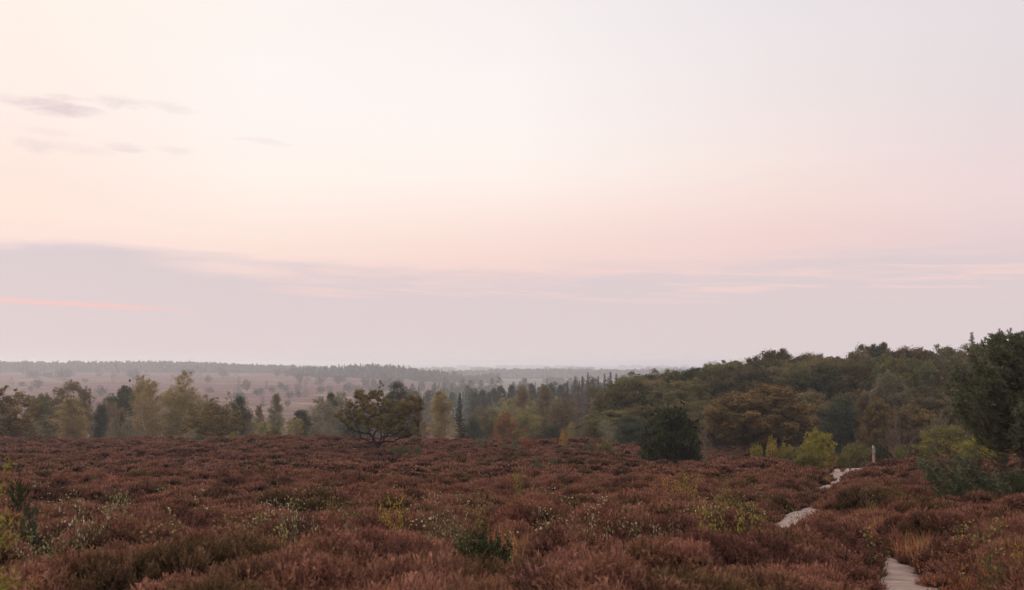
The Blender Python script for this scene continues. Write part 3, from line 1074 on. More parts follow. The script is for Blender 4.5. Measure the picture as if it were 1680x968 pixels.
def mk_spruce(seed, H=12.0, Rr=2.3, base=.06, nb=230, nq=44, leaf=.34, dens=1.0, mat='pine_dark', bark='bark_brown', sparse=False):
    rng = np.random.default_rng(seed)
    g, tr = Geo(), Geo()
    r0 = H * .013
    tp = bent(rng, (0, 0, -.4), (rng.normal() * .12, rng.normal() * .12, H), 8, .006)
    tr.tube(tp, np.linspace(r0, r0 * .1, 8), 6)
    for k in range(nb):
        f = base + (1 - base) * ((k + rng.random()) / nb)
        L = Rr * (1 - f) ** 1.0 / (1 - base) * rng.uniform(.55, 1.15) + .05
        a = k * 2.4 + rng.normal() * .3
        s = np.array([np.interp(f, np.linspace(0, 1, 8), tp[:, q]) for q in range(3)])
        end = s + np.array([math.cos(a) * L, math.sin(a) * L, L * (rng.uniform(-.25, .12) + f * .3)])
        mid = (s + end) / 2 + np.array([0, 0, -.07 * L])
        tr.tube([s, mid, end], [r0 * .18, r0 * .11, r0 * .05], 4)
        n = max(3, int(nq * (L / Rr + .15)))
        t = rng.random(n)
        q = (1 - t)[:, None] ** 2 * s + 2 * ((1 - t) * t)[:, None] * mid + (t ** 2)[:, None] * end
        lat = np.array([-math.sin(a), math.cos(a), 0])
        P = q + lat * (rng.normal(size=n) * .20 * (1.15 - t) * L * .6)[:, None] + rng.normal(size=(n, 3)) * .05
        out = unit(np.array([math.cos(a), math.sin(a), -.1])[None, :] + rng.normal(size=(n, 3)) * .45)
        l = leaf * rng.uniform(.6, 1.2, n) * (1.1 - .6 * f)
        if sparse:
            g.quads(ribbon(P, P + out * l[:, None] * 1.5, 0.07, .035, unit(np.cross(out, rng.normal(size=(n, 3))))), rng.random(n))
        else:
            g.quads(ribbon(P, P + out * l[:, None], l * .5, l * .18, unit(np.cross(out, np.array([0, 0, 1.0]) + rng.normal(size=(n, 3)) * .6))), np.clip(.5 * rng.random() + .5 * rng.random(n), 0, 1))
    return tr.mesh('trunk', MATS[bark], True), g.mesh('crown', MATS[mat]), H, Rr


def mk_bare(seed, H=6.0, Rr=2.4, bark='bare_twig', stems=7, leafy=0, leaf=.1, twig=.012):
    """twiggy shrub: stems fanning up and forking, a few leaves"""
    rng = np.random.default_rng(seed)
    g, tr = Geo(), Geo()

    def grow(p, d, L, r, lev):
        k = 4
        P = [p]
        for _ in range(k):
            d = unit(d + rng.normal(size=3) * .13 + np.array([0, 0, .05]))
            P.append(P[-1] + d * L / k)
        P = np.array(P)
        tr.tube(P, np.linspace(r, r * .55, k + 1), 4 if lev else 6)
        if lev >= 3:
            if leafy:
                n = leafy
                q = P[rng.integers(1, k + 1, n)] + rng.normal(size=(n, 3)) * .10 * H / 6
                g.quads(leaf_quads(rng, q, unit(rng.normal(size=(n, 3)) + [0, 0, .4]), leaf), np.clip(.4 * rng.random() + .6 * rng.random(n), 0, 1))
            return
        for _ in range(3 if lev < 2 else 4):
            f = rng.integers(2, k + 1)
            d2 = unit(d + rng.normal(size=3) * .55)
            grow(P[f], d2, L * rng.uniform(.5, .75), max(twig * .5, r * .5), lev + 1)
    for s in range(stems):
        a = s * 2.4 + rng.normal() * .3
        e = rng.uniform(.15, .75)
        d = unit(np.array([math.cos(a) * e, math.sin(a) * e, 1.0]))
        grow(np.array([math.cos(a) * .1, math.sin(a) * .1, -.1]), d, H * .42, H * .009 + twig * .4, 0)
    V = np.concatenate(tr.V)
    Hh, Rh = V[:, 2].max(), np.abs(V[:, :2]).max()
    if not g.V:
        g = None
    return tr.mesh('stem', MATS[bark], True), (g.mesh('foliage', MATS['yellow_green']) if g else None), Hh, Rh


def mk_sapling(seed, H=1.2, whorls=5, nper=5, tuft_len=.075, width=.012, needles=16):
    """young pine: upright leader with whorls of needle clad shoots"""
    rng = np.random.default_rng(seed)
    g, tr = Geo(), Geo()
    shoots = [(np.array([0, 0, H * .55]), np.array([0, 0, H]))]
    for w in range(whorls):
        z = H * (.12 + .72 * w / whorls)
        for k in range(nper):
            a = k * 6.283 / nper + w * .7 + rng.normal() * .2
            L = H * (.44 - .32 * w / whorls) * rng.uniform(.7, 1.15)
            s = np.array([0, 0, z])
            e = s + np.array([math.cos(a), math.sin(a), rng.uniform(.45, .9)]) * L
            shoots.append((s, e))
            for _ in range(2):
                f = rng.uniform(.4, .8)
                b = s + (e - s) * f
                a2 = a + rng.choice([-1, 1]) * rng.uniform(.5, .9)
                shoots.append((b, b + np.array([math.cos(a2), math.sin(a2), .8]) * L * .42))
    tr.tube([(0, 0, -.05), (0, 0, H * .5), (0, 0, H)], [.018, .012, .005], 5)
    for s, e in shoots:
        tr.tube([s, e], [.007, .004], 4)
        d = unit(e - s)
        m_ = max(4, int(np.linalg.norm(e - s) / .03))
        n = m_ * needles // 3
        t = .2 + .8 * rng.random(n)
        P = s + (e - s) * t[:, None]
        dd = unit(rng.normal(size=(n, 3)) * .8 + d * .9)
        l = tuft_len * rng.uniform(.7, 1.2, n)
        g.quads(ribbon(P, P + dd * l[:, None], width, width * .5, unit(np.cross(dd, rng.normal(size=(n, 3))))), rng.random(n))
    return tr.mesh('stem', MATS['bark_pine'], True), g.mesh('foliage', MATS['young_green']), H * 1.03, H * .5


def mk_spray(seed, H=.8, Rr=.7, stems=12, leaves=34, leaf=.036):
    """low seedling: thin arching shoots with small leaves"""
    rng = np.random.default_rng(seed)
    g, tr = Geo(), Geo()
    for s in range(stems):
        a = rng.uniform(0, 6.283)
        b = np.array([rng.normal() * .12, rng.normal() * .12, 0])
        e = b + np.array([math.cos(a) * Rr * rng.uniform(.2, 1), math.sin(a) * Rr * rng.uniform(.2, 1), H * rng.uniform(.65, 1.0)])
        mid = (b + e) / 2 + np.array([0, 0, H * .12]) + rng.normal(size=3) * .05
        tr.tube([b, mid, e], [.007, .005, .002], 4)
        n = leaves
        t = .3 + .7 * rng.random(n)
        q = (1 - t)[:, None] ** 2 * b + 2 * ((1 - t) * t)[:, None] * mid + (t ** 2)[:, None] * e
        P = q + rng.normal(size=(n, 3)) * .055
        g.quads(leaf_quads(rng, P, unit(rng.normal(size=(n, 3)) * .6 + [0, -.25, .5]), leaf, .95), np.clip(.3 * rng.random() + .7 * rng.random(n), 0, 1))
    return tr.mesh('stem', MATS['bark_brown'], True), g.mesh('foliage', MATS['pale_leaf']), H, Rr


PROTO = {}


def proto(kind):
    if kind in PROTO:
        return PROTO[kind]
    fam, _, v = kind.partition(':')
    v = int(v or 0)
    f = {
        'oak': lambda: mk_oak(100 + v, 11, 4.6 + .4 * (v % 3), 1.6 + .5 * (v % 2), 88, 1.12, 380, .25),
        'oakbush': lambda: mk_oak(120 + v, 5.2, 2.6, .25, 60, .62, 150, .15, shape=1.4),
        'roundtree': lambda: mk_oak(130 + v, 9, 3.4, 1.0, 90, .82, 230, .21),
        'airy': lambda: mk_oak(140 + v, 10, 3.6, 1.2, 84, .85, 130, .19, shape=.6),
        'birch': lambda: mk_birch(150 + v, 11, 2.6, nb=125, nl=170, leaf=.17),
        'birch2': lambda: mk_birch(160 + v, 11, 3.4, stems=3, nb=190, nl=150, leaf=.17),
        'ybirch': lambda: mk_birch(170 + v, 5, 1.5, .2, 90, 90, .115, droop=.3),
        'thinbirch': lambda: mk_birch(175 + v, 4, .9, .6, 44, 34, .08, 'bark_silver', droop=.35),
        'pine': lambda: mk_pine(180 + v),
        'bushpine': lambda: mk_pine(190 + v, 7, 2.6, .03, 66, 210, .2, flat=.75),
        'spruce': lambda: mk_spruce(200 + v),
        'larch': lambda: mk_spruce(210 + v, 14, 2.6, .12, 200, 26, .34, sparse=True, mat='larch_brown'),
        'bare': lambda: mk_bare(220 + v),
        'leafshrub': lambda: mk_bare(230 + v, 3.0, 1.4, 'bark_brown', 9, 8, .11),
        'lowshrub': lambda: mk_bare(240 + v, 2.2, 1.3, 'bark_brown', 15, 14, .085),
        'sapling': lambda: mk_sapling(250 + v),
        'spray': lambda: mk_spray(260 + v),
        'faroak': lambda: mk_oak(300 + v, 9, 4.2, .8, 26, 1.5, 34, .62),
        'farpine': lambda: mk_pine(310 + v, 9, 2.8, .3, 16, 40, .6, flat=.65),
        'farbirch': lambda: mk_birch(320 + v, 9, 2.4, .8, 30, 16, .42),
        'farspruce': lambda: mk_spruce(330 + v, 11, 2.2, .05, 46, 12, .75),
        'farbush': lambda: mk_oak(340 + v, 3.4, 2.2, .1, 16, .9, 26, .42, bush=True),
    }[fam]
    PROTO[kind] = f()
    return PROTO[kind]


NAMES = {'oak': 'oak_tree', 'oakbush': 'young_oak', 'roundtree': 'oak_tree', 'airy': 'broadleaf_tree', 'birch': 'birch_tree', 'birch2': 'birch_tree', 'ybirch': 'young_birch', 'thinbirch': 'young_birch',
         'pine': 'pine_tree', 'bushpine': 'pine_tree', 'spruce': 'spruce_tree', 'larch': 'larch_tree', 'bare': 'bare_shrub', 'leafshrub': 'shrub', 'lowshrub': 'shrub', 'sapling': 'pine_sapling', 'spray': 'seedling',
         'faroak': 'oak_tree', 'farpine': 'pine_tree', 'farbirch': 'birch_tree', 'farspruce': 'spruce_tree', 'farbush': 'bush'}
CATS = {'bare_shrub': 'shrub', 'pine_sapling': 'sapling', 'young_birch': 'young tree', 'young_oak': 'young tree', 'bush': 'bush', 'shrub': 'shrub', 'seedling': 'seedling'}
_rng = np.random.default_rng(4242)


def plant(kind, px, top, Y, width, mat, label, group=None, name=None, sink=0.0, trunkmat=None, cat=None, rot=None):
    """stand a tree on the ground at forward distance Y, its height and spread measured from the photograph"""
    tm, cm, H, Rr = proto(kind)
    fam = kind.split(':')[0]
    nm = name or NAMES[fam]
    x = at(px, 600, Y)[0]
    z0 = float(ground(x, Y)) - sink
    z1 = at(px, top, Y)[2]
    h = max(.2, z1 - z0)
    sz = h / H
    wx = (width / F * Y) / (2 * Rr) if width else sz
    e = bpy.data.objects.new(nm, None)
    COL.objects.link(e)
    e.empty_display_size = .3
    e.location = (x, Y, z0)
    e.rotation_euler = (0, 0, _rng.uniform(0, 6.283) if rot is None else rot)
    e.scale = (wx, wx, sz)
    tag(e, label, cat or CATS.get(nm, 'tree'), group)
    o = link(tm.name.split('.')[0], tm, e)
    if trunkmat:
        o.material_slots[0].link = 'OBJECT'
        o.material_slots[0].material = MATS[trunkmat]
    if cm:
        o = link(cm.name.split('.')[0], cm, e)
        if mat:
            o.material_slots[0].link = 'OBJECT'
            o.material_slots[0].material = MATS[mat]
    return e


# ------------------------------------------------------------------ distant woods (uncountable masses)
def wood(name, label, x0, x1, tops, Y0, Y1, spacing, hw, nq, size, mat, spire=0.0, hvar=.12, gaps=0.0, seed=1):
    rng = np.random.default_rng(seed)
    g = Geo()
    tx, ty = [p[0] for p in tops], [p[1] for p in tops]
    n = int((x1 - x0) / F * Y0 / spacing * max(1, (Y1 - Y0) / spacing * .5))
    px = rng.uniform(x0, x1, n)
    Y = rng.uniform(Y0, Y1, n)
    if gaps:
        k = vnoise(px * 1.0, Y * .02, 38, seed) > gaps
        px, Y = px[k], Y[k]
    for p, y in zip(px, Y):
        x = at(p, 600, y)[0]
        z0 = float(ground(x, y)) - .5
        zt = at(p, np.interp(p, tx, ty), Y0)[2] * 1.0
        h = max(3.0, (zt - z0) * (1 - hvar * rng.random() * 1.6 + .03))
        sp = rng.random() < spire
        w = hw * rng.uniform(.7, 1.25) * (.55 if sp else 1)
        m_ = nq
        t = rng.random(m_) ** .8
        a = rng.uniform(0, 6.283, m_)
        if sp:
            h *= 1.08
            r = w * (1 - t) * np.sqrt(rng.random(m_)) + .1
            s = size * (1.05 - .8 * t)
        else:
            r = w * np.sqrt(np.maximum(0, 1 - (2 * t - .9) ** 2 * .8)) * np.sqrt(rng.random(m_))
            s = np.full(m_, size)
        P = np.stack([x + np.cos(a) * r, y + np.sin(a) * r, z0 + h * (.06 + .94 * t) - .3 * size * (not sp)], 1)
        N = unit(np.stack([np.cos(a), np.sin(a), np.full(m_, .5)], 1) + rng.normal(size=(m_, 3)) * .5)
        g.quads(leaf_quads(rng, P, N, s, .8), np.clip(.5 * rng.random() + .5 * rng.random(m_), 0, 1))
    o = link(name, g.mesh(name, MATS[mat]))
    tag(o, label, 'wood', kind='stuff')


wood('ridge_wood', 'hazy mixed wood along the far left skyline', -140, 545, [(-140, 594), (0, 593), (30, 592), (90, 593), (130, 592), (250, 592), (330, 593), (400, 597), (480, 599), (545, 603)], 1620, 1730, 9, 8.5, 46, 6.5, 'oak_green', .22, .15, seed=3)
wood('spruce_wood', 'hazy dark wood with pointed spruce tops beyond the far heath', 490, 735, [(490, 603), (530, 601), (600, 597), (650, 598), (690, 605), (735, 609)], 1290, 1390, 8, 6, 50, 5, 'pine_dark', .55, .16, seed=4)
wood('plain_wood', 'pale blue wood on the misty plain', 745, 1180, [(745, 609), (800, 606), (870, 605), (960, 606), (1180, 607)], 1950, 2150, 12, 11, 34, 9, 'oak_green', .0, .12, seed=5)
wood('copse', 'hazy round topped copses in front of the misty plain', 700, 960, [(700, 619), (760, 617), (800, 612), (850, 615), (900, 619), (960, 622)], 1380, 1500, 11, 7, 40, 5.5, 'oak_green', .05, .25, gaps=.52, seed=6)
wood('tree_belt', 'faint tree belts far out on the plain', -200, 1900, [(-200, 602), (1900, 602)], 3300, 3700, 26, 14, 16, 15, 'oak_green', .0, .2, gaps=.5, seed=7)
wood('tree_line', 'faintest tree lines below the horizon', -200, 1900, [(-200, 599), (1900, 599)], 5600, 6200, 60, 24, 12, 26, 'oak_green', .0, .2, gaps=.45, seed=8)
wood('valley_wood', 'blue grey wood filling the valley behind the nearer birches', 650, 1060, [(650, 655), (700, 645), (780, 640), (860, 634), (940, 630), (1060, 625)], 340, 460, 7.5, 3.4, 420, .75, 'pine_blue', .18, .22, seed=9)
wood('far_scrub', 'hazy scrub and young pines on the lower far heath', 545, 1000, [(545, 640), (620, 634), (700, 631), (800, 629), (1000, 627)], 620, 1000, 13, 4.2, 120, 2.0, 'pine_blue', .25, .45, gaps=.40, seed=12)
wood('valley_scrub', 'hazy scrub at the foot of the far heath', 320, 700, [(320, 690), (420, 690), (520, 680), (600, 668), (700, 652)], 290, 380, 8, 2.4, 260, .6, 'oak_olive', .1, .35, gaps=.45, seed=10)

# ------------------------------------------------------------------ scattered trees on the far heath
FAR = [  # kind, px, top, base, width, material
    ('farbirch', 40, 595, 618, 15, 'oak_green'), ('farbirch:1', 68, 598, 619, 12, 'birch_grey'), ('farbush', 57, 611, 621, 20, 'oak_green'), ('farbush:1', 79, 613, 620, 15, 'oak_green'),
    ('farbush', 106, 607, 623, 28, 'oak_dark_green'), ('farbirch', 20, 621, 641, 10, 'birch_grey'), ('farbush:1', 37, 628, 635, 9, 'oak_green'), ('farbush', 52, 635, 642, 8, 'oak_dark_green'), ('faroak:1', 62, 624, 639, 13, 'oak_green'),
    ('farbirch:1', 189, 600, 630, 15, 'birch_brown'), ('faroak', 219, 608, 622, 20, 'oak_green'), ('farbirch', 243, 609, 627, 12, 'birch_grey'), ('farbush', 167, 636, 651, 15, 'pine_blue'), ('farbush:1', 163, 613, 618, 9, 'oak_green'),
    ('faroak:1', 311, 607, 621, 14, 'oak_green'), ('farbirch', 328, 604, 620, 12, 'oak_green'), ('farpine', 366, 607, 622, 15, 'pine_blue'), ('farbirch:1', 388, 603, 620, 10, 'birch_grey'), ('farbush', 342, 619, 628, 11, 'oak_green'),
    ('farspruce', 392, 619, 641, 11, 'pine_blue'), ('faroak', 405, 624, 643, 13, 'oak_green'), ('farbush', 393, 642, 658, 17, 'pine_blue'), ('farspruce:1', 432, 649, 667, 11, 'pine_blue'), ('farbush:1', 425, 637, 650, 16, 'pine_blue'),
    ('farspruce', 438, 625, 638, 9, 'pine_blue'), ('farbush', 447, 636, 645, 10, 'pine_blue'), ('farbush:1', 461, 628, 640, 10, 'oak_green'), ('farbush', 470, 633, 643, 9, 'pine_blue'), ('farbush:1', 476, 643, 654, 13, 'oak_dark_green'),
    ('faroak', 489, 629, 648, 11, 'birch_grey'), ('farbush', 490, 643, 652, 12, 'pine_blue'), ('farspruce', 502, 637, 651, 10, 'pine_blue'), ('farbush:1', 473, 657, 668, 9, 'oak_green'), ('faroak', 492, 614, 630, 11, 'oak_green'),
    ('farspruce:1', 501, 619, 633, 8, 'pine_blue'), ('farbirch', 508, 603, 632, 15, 'oak_brown'), ('farspruce', 519, 619, 632, 9, 'pine_blue'), ('farbush', 527, 619, 632, 10, 'oak_green'), ('farspruce:1', 534, 613, 622, 7, 'pine_dark'),
    ('faroak:1', 555, 616, 631, 13, 'oak_green'), ('farpine', 564, 619, 630, 9, 'pine_dark'), ('farbush', 527, 636, 646, 12, 'oak_green'), ('farbush:1', 541, 633, 643, 10, 'birch_brown'), ('farbush', 572, 630, 644, 16, 'oak_green'),
    ('farbush', 561, 644, 656, 13, 'pine_blue'), ('faroak', 600, 620, 633, 14, 'oak_green'), ('farbush:1', 612, 625, 634, 11, 'birch_grey'), ('farbush', 588, 634, 645, 14, 'oak_green'), ('faroak:1', 455, 605, 618, 13, 'oak_green'),
    ('faroak', 471, 607, 619, 12, 'oak_brown'), ('faroak:1', 484, 604, 620, 18, 'oak_green'), ('farbush', 292, 636, 644, 11, 'oak_green'), ('farbush:1', 140, 622, 628, 9, 'oak_green'), ('farbush', 345, 636, 645, 12, 'pine_blue'),
    ('faroak', 692, 609, 630, 38, 'oak_green'), ('faroak:1', 716, 612, 630, 26, 'oak_brown'), ('faroak', 737, 611, 630, 32, 'oak_green'), ('farbush', 757, 617, 630, 14, 'oak_green'), ('farbush:1', 775, 619, 632, 18, 'oak_green'),
    ('farbush', 630, 612, 631, 10, 'oak_green'), ('farbush:1', 655, 620, 634, 14, 'oak_green'),
]


def far_Y(px, base):
    Ys = np.geomspace(350, 1900, 900)
    x1, _, z1 = at(px, base, 1.0)
    g = ground(x1 * Ys, Ys)
    s = np.abs(g / Ys - z1)
    k = np.where(g / Ys > z1)[0]
    return float(Ys[k[0]]) if len(k) else float(Ys[np.argmin(s)])


FORM = {'farbirch': 'slender', 'farbush': 'low bushy', 'faroak': 'broad round', 'farpine': 'ragged pine like', 'farspruce': 'pointed conifer'}
ORD = ['first', 'second', 'third', 'fourth', 'fifth', 'sixth', 'seventh', 'eighth', 'ninth', 'tenth', 'eleventh', 'twelfth', 'thirteenth', 'fourteenth', 'fifteenth', 'sixteenth', 'seventeenth', 'eighteenth', 'nineteenth', 'twentieth',
       'twenty-first', 'twenty-second', 'twenty-third', 'twenty-fourth', 'twenty-fifth', 'twenty-sixth', 'twenty-seventh', 'twenty-eighth', 'twenty-ninth', 'thirtieth']
cnt = {}
for f in sorted(FAR, key=lambda q: q[1]):
    fam = f[0].split(':')[0]
    k = cnt.get(fam, 0)
    cnt[fam] = k + 1
    what = {'farbirch': 'slender hazy trees', 'farbush': 'hazy rounded bushes', 'faroak': 'broad hazy round trees', 'farpine': 'ragged hazy pines', 'farspruce': 'hazy pointed conifers'}[fam]
    plant(f[0], f[1], f[2] - 1.5 - 2.0 * ((f[1] * 7) % 5) / 5, far_Y(f[1], f[3]), f[4] * 1.25, f[5], '%s from the left of the %s on the far heath' % (ORD[k], what), 'scattered trees on the far heath')

# ------------------------------------------------------------------ valley and skyline trees, left and middle
LG = 'trees behind the heather crest'
T = [
    ('oakbush:2', -4, 632, 108, 108, 'oak_rust', 'dark rust tinged oak at the left end of the heather crest'),
    ('airy:0', 122, 620, 150, 72, 'oak_olive', 'tall ragged grey green tree behind the leftmost yellow birch'),
    ('roundtree:1', 76, 646, 158, 56, 'oak_olive', 'lower rounded tree on the left flank of the tall ragged tree'),
    ('birch:0', 120, 652, 128, 62, 'birch_yellow', 'yellow birch in front of the tall ragged tree near the left edge'),
    ('roundtree:0', 208, 627, 168, 58, 'oak_dark_green', 'dark green dome shaped tree rising above its neighbours left of the birches'),
    ('airy:1', 180, 655, 158, 46, 'birch_brown', 'brownish airy tree left of the dark green dome shaped tree'),
    ('bushpine:1', 170, 664, 138, 28, 'pine_dark', 'narrow dark conifer between the yellow birch and the dome shaped tree'),
    ('roundtree:2', 202, 670, 148, 26, 'oak_brown', 'small brown tree below the dark green dome shaped tree'),
    ('ybirch:0', 187, 684, 126, 28, 'birch_grey', 'small pale rounded birch right of the narrow dark conifer'),
    ('birch2:1', 246, 617, 128, 56, 'birch_yellow', 'left one of two tall airy birches standing close together'),
    ('birch2:2', 290, 610, 131, 76, 'birch_yellow', 'right and taller one of two tall airy birches close together'),
    ('ybirch:1', 214, 688, 122, 34, 'birch_grey', 'low pale birch at the left foot of the tall airy birches'),
    ('oakbush:1', 34, 684, 112, 50, 'oak_rust', 'low rusty bush at the right foot of the left end oak'),
    ('ybirch:0', 62, 688, 130, 34, 'birch_grey', 'low hazy birch between the left oak and the yellow birch'),
    ('oakbush:0', 350, 657, 108, 84, 'hero_oak', 'bushy golden brown young oak right of the tall airy birches'),
    ('bushpine:0', 396, 650, 132, 40, 'pine_dark', 'dark rounded pine behind the bushy golden young oak'),
    ('airy:2', 338, 645, 190, 52, 'willow_grey', 'pale hazy tree above the bushy golden young oak'),
    ('farbirch:1', 374, 640, 200, 26, 'birch_grey', 'thin hazy tree top between the golden oak and the dark pine'),
    ('birch:0', 454, 645, 168, 34, 'birch_grey', 'columnar grey green birch standing alone against the far heath'),
    ('birch:1', 428, 664, 160, 24, 'birch_brown', 'small brown birch left of the columnar birch'),
    ('pine:1', 494, 672, 142, 38, 'pine_dark', 'low dark pine left of the white stemmed birch clump'),
    ('ybirch:1', 436, 692, 124, 38, 'birch_yellow', 'yellowish small birch below the columnar birch'),
    ('ybirch:0', 478, 688, 122, 40, 'birch_yellow', 'yellowish small birch below the low dark pine'),
    ('ybirch:1', 413, 694, 128, 24, 'willow_grey', 'small greyish birch right of the dark rounded pine'),
    ('oakbush:1', 451, 700, 114, 24, 'hero_oak', 'tiny golden oak between the yellowish small birches'),
    ('birch2:1', 532, 646, 152, 60, 'birch_grey', 'clump of birch with several white stems left of the crooked oak'),
    ('pine:2', 549, 643, 160, 30, 'pine_dark', 'umbrella shaped pine leaning out above the white stemmed birch clump'),
    ('ybirch:0', 547, 695, 124, 30, 'birch_grey', 'small cone shaped birch at the left foot of the crooked oak'),
    ('ybirch:1', 515, 700, 126, 30, 'willow_grey', 'small pale birch in front of the white stemmed birch clump'),
    ('bushpine:1', 578, 674, 142, 44, 'pine_blue', 'bluish pine showing below the left limbs of the crooked oak'),
    ('pine:0', 650, 627, 170, 42, 'pine_dark', 'dark pine looking over the crown of the crooked oak'),
    ('airy:1', 676, 640, 215, 40, 'birch_brown', 'hazy brown tree right of the pine behind the crooked oak'),
    ('roundtree:0', 604, 660, 240, 46, 'birch_grey', 'grey green rounded tree seen between the limbs of the crooked oak'),
    ('airy:2', 636, 662, 250, 44, 'oak_olive', 'olive tree seen through the middle of the crooked oak'),
    ('ybirch:0', 690, 690, 130, 40, 'birch_brown', 'low brownish birch at the right foot of the crooked oak'),
    ('bushpine:0', 660, 690, 140, 44, 'pine_blue', 'low bluish pine behind the right limbs of the crooked oak'),
    ('birch:2', 720, 640, 124, 48, 'birch_yellow', 'tall tapering yellow birch right of the crooked oak'),
    ('spruce:2', 755, 645, 132, 36, 'pine_dark', 'dark uneven spruce right of the tapering yellow birch'),
    ('thinbirch:0', 744, 690, 120, 20, 'birch_yellow', 'thin white stemmed birch between yellow birch and dark spruce'),
    ('bushpine:1', 776, 686, 138, 34, 'pine_blue', 'low bluish pine at the right foot of the dark spruce'),
    ('airy:0', 806, 668, 150, 44, 'oak_olive', 'olive brown tree left of the orange tinted tree'),
    ('oakbush:1', 829, 674, 122, 40, 'orange_leaf', 'orange tinted small tree in the middle of the valley edge'),
    ('birch2:0', 852, 652, 136, 62, 'birch_yellow', 'wide yellowish birch right of the orange tinted tree'),
    ('birch:0', 858, 634, 175, 48, 'birch_brown', 'tall brownish birch behind the wide yellowish birch'),
    ('birch:1', 896, 632, 160, 44, 'birch_brown', 'tall brownish birch with a white stem left of the larches'),
    ('airy:2', 920, 650, 148, 48, 'oak_olive', 'olive tree below the brown larches'),
    ('roundtree:1', 880, 682, 140, 44, 'oak_olive', 'low olive tree in front of the tall brownish birches'),
    ('bushpine:1', 905, 700, 128, 30, 'pine_dark', 'low dark pine under the olive tree'),
    ('ybirch:1', 937, 694, 114, 20, 'birch_yellow', 'small yellowish birch under the brown larches'),
    ('thinbirch:1', 958, 684, 112, 30, 'birch_brown', 'thin wispy grey stemmed birch under the brown larches'),
    ('birch:2', 984, 642, 130, 56, 'birch_brown', 'full brown birch between the larches and the big oak wood'),
    ('ybirch:0', 1000, 690, 98, 34, 'birch_grey', 'small pale birch left of the low dark pine bush'),
    ('airy:1', 1022, 672, 112, 50, 'birch_brown', 'grey brown tree above the low dark pine bush'),
    ('bushpine:0', 1036, 683, 88, 54, 'pine_blue', 'low spreading dark pine bush left of the round evergreen'),
]
for k, px, top, Y, w, m_, lab in T:
    plant(k, px, top, Y, w * (1.0 if k[:3] in ('thi', 'spr') else 1.12), m_, lab, LG)
# wooded slope in the middle: hazy pines, then birches; brown larches with spruces beyond
r_ = np.random.default_rng(8)
pxs = [778, 794, 808, 824, 838, 856, 872, 890, 905, 922]
for i, px in enumerate(pxs):
    plant('pine:%d' % (i % 4), px, [643, 639, 636, 634, 632, 631, 629, 631, 632, 630][i], 275 + 8 * (i % 4), 24, 'pine_blue', '%s from the left in the row of hazy pine tops right of the dark spruce' % ORD[i], 'hazy pines in the valley')
for i, px in enumerate([786, 812, 838, 866, 884, 912, 940]):
    plant('airy:%d' % (i % 3), px, [662, 658, 652, 648, 655, 648, 652][i], 205 + 10 * (i % 3), 38, 'birch_grey' if i % 2 else 'oak_olive', '%s from the left of the grey green trees below the hazy pine tops' % ORD[i], 'trees below the hazy pines')
for i, (px, top) in enumerate([(929, 628), (938, 632), (949, 629), (965, 622), (975, 630), (986, 626), (996, 633)]):
    plant('larch:%d' % (i % 3), px, top, 180 + 6 * (i % 3), 36, None, '%s from the left of the bare brown larches in the middle' % ORD[i], 'brown larches')
for i, (px, top) in enumerate([(931, 624), (943, 617), (954, 617), (964, 611), (973, 619), (983, 617), (992, 613), (1003, 610), (1012, 613)]):
    plant('spruce:%d' % (i % 3), px, top, 300 + 10 * (i % 3), 34, 'pine_blue', '%s from the left of the bluish spruce tips above the larches' % ORD[i], 'spruce tips beyond the larches')

# ------------------------------------------------------------------ the big oak wood on the right
BACK = [(1026, 616), (1062, 610), (1098, 607), (1132, 602), (1168, 594), (1206, 587), (1246, 585), (1286, 571), (1322, 579), (1362, 580), (1402, 575), (1447, 561), (1484, 568), (1522, 569), (1558, 567), (1600, 563), (1640, 567), (1684, 560), (1730, 556), (1780, 552)]
FRONT = [(1018, 632), (1050, 626), (1082, 622), (1116, 620), (1150, 612), (1188, 607), (1226, 602), (1268, 596), (1306, 592), (1344, 594), (1384, 592), (1424, 584), (1466, 582), (1504, 586), (1542, 586), (1582, 582), (1622, 584), (1668, 578), (1712, 574)]
LOW = [(1000, 672), (1066, 662), (1120, 655), (1176, 655), (1330, 642), (1392, 640), (1440, 632), (1520, 632), (1572, 636), (1626, 640), (1690, 640)]
mm = ['oak_olive', 'oak_green', 'oak_brown', 'oak_green', 'oak_olive']
for i, (px, top) in enumerate(BACK):
    plant('oak:%d' % (i % 4), px, top, 132 + 9 * (i % 3), 108 + 9 * ((i * 7) % 4), mm[i % 5], '%s from the left of the oak crowns forming the wood skyline on the right' % ORD[i], 'oaks of the wood')
for i, (px, top) in enumerate(FRONT):
    plant('oak:%d' % ((i + 2) % 4), px, top, 118 + 4 * (i % 3), 88 + 8 * ((i * 5) % 4), mm[(i + 2) % 5], '%s from the left of the middle row oaks below the wood skyline' % ORD[i], 'oaks of the wood')
for i, (px, top) in enumerate(LOW):
    plant('oak:%d' % (i % 4), px, top, 106 + 3 * (i % 2), 98, ['oak_olive', 'oak_brown'][i % 2], '%s from the left of the low dark trees along the foot of the wood' % ORD[i], 'oaks of the wood')
RG = 'trees along the wood edge'
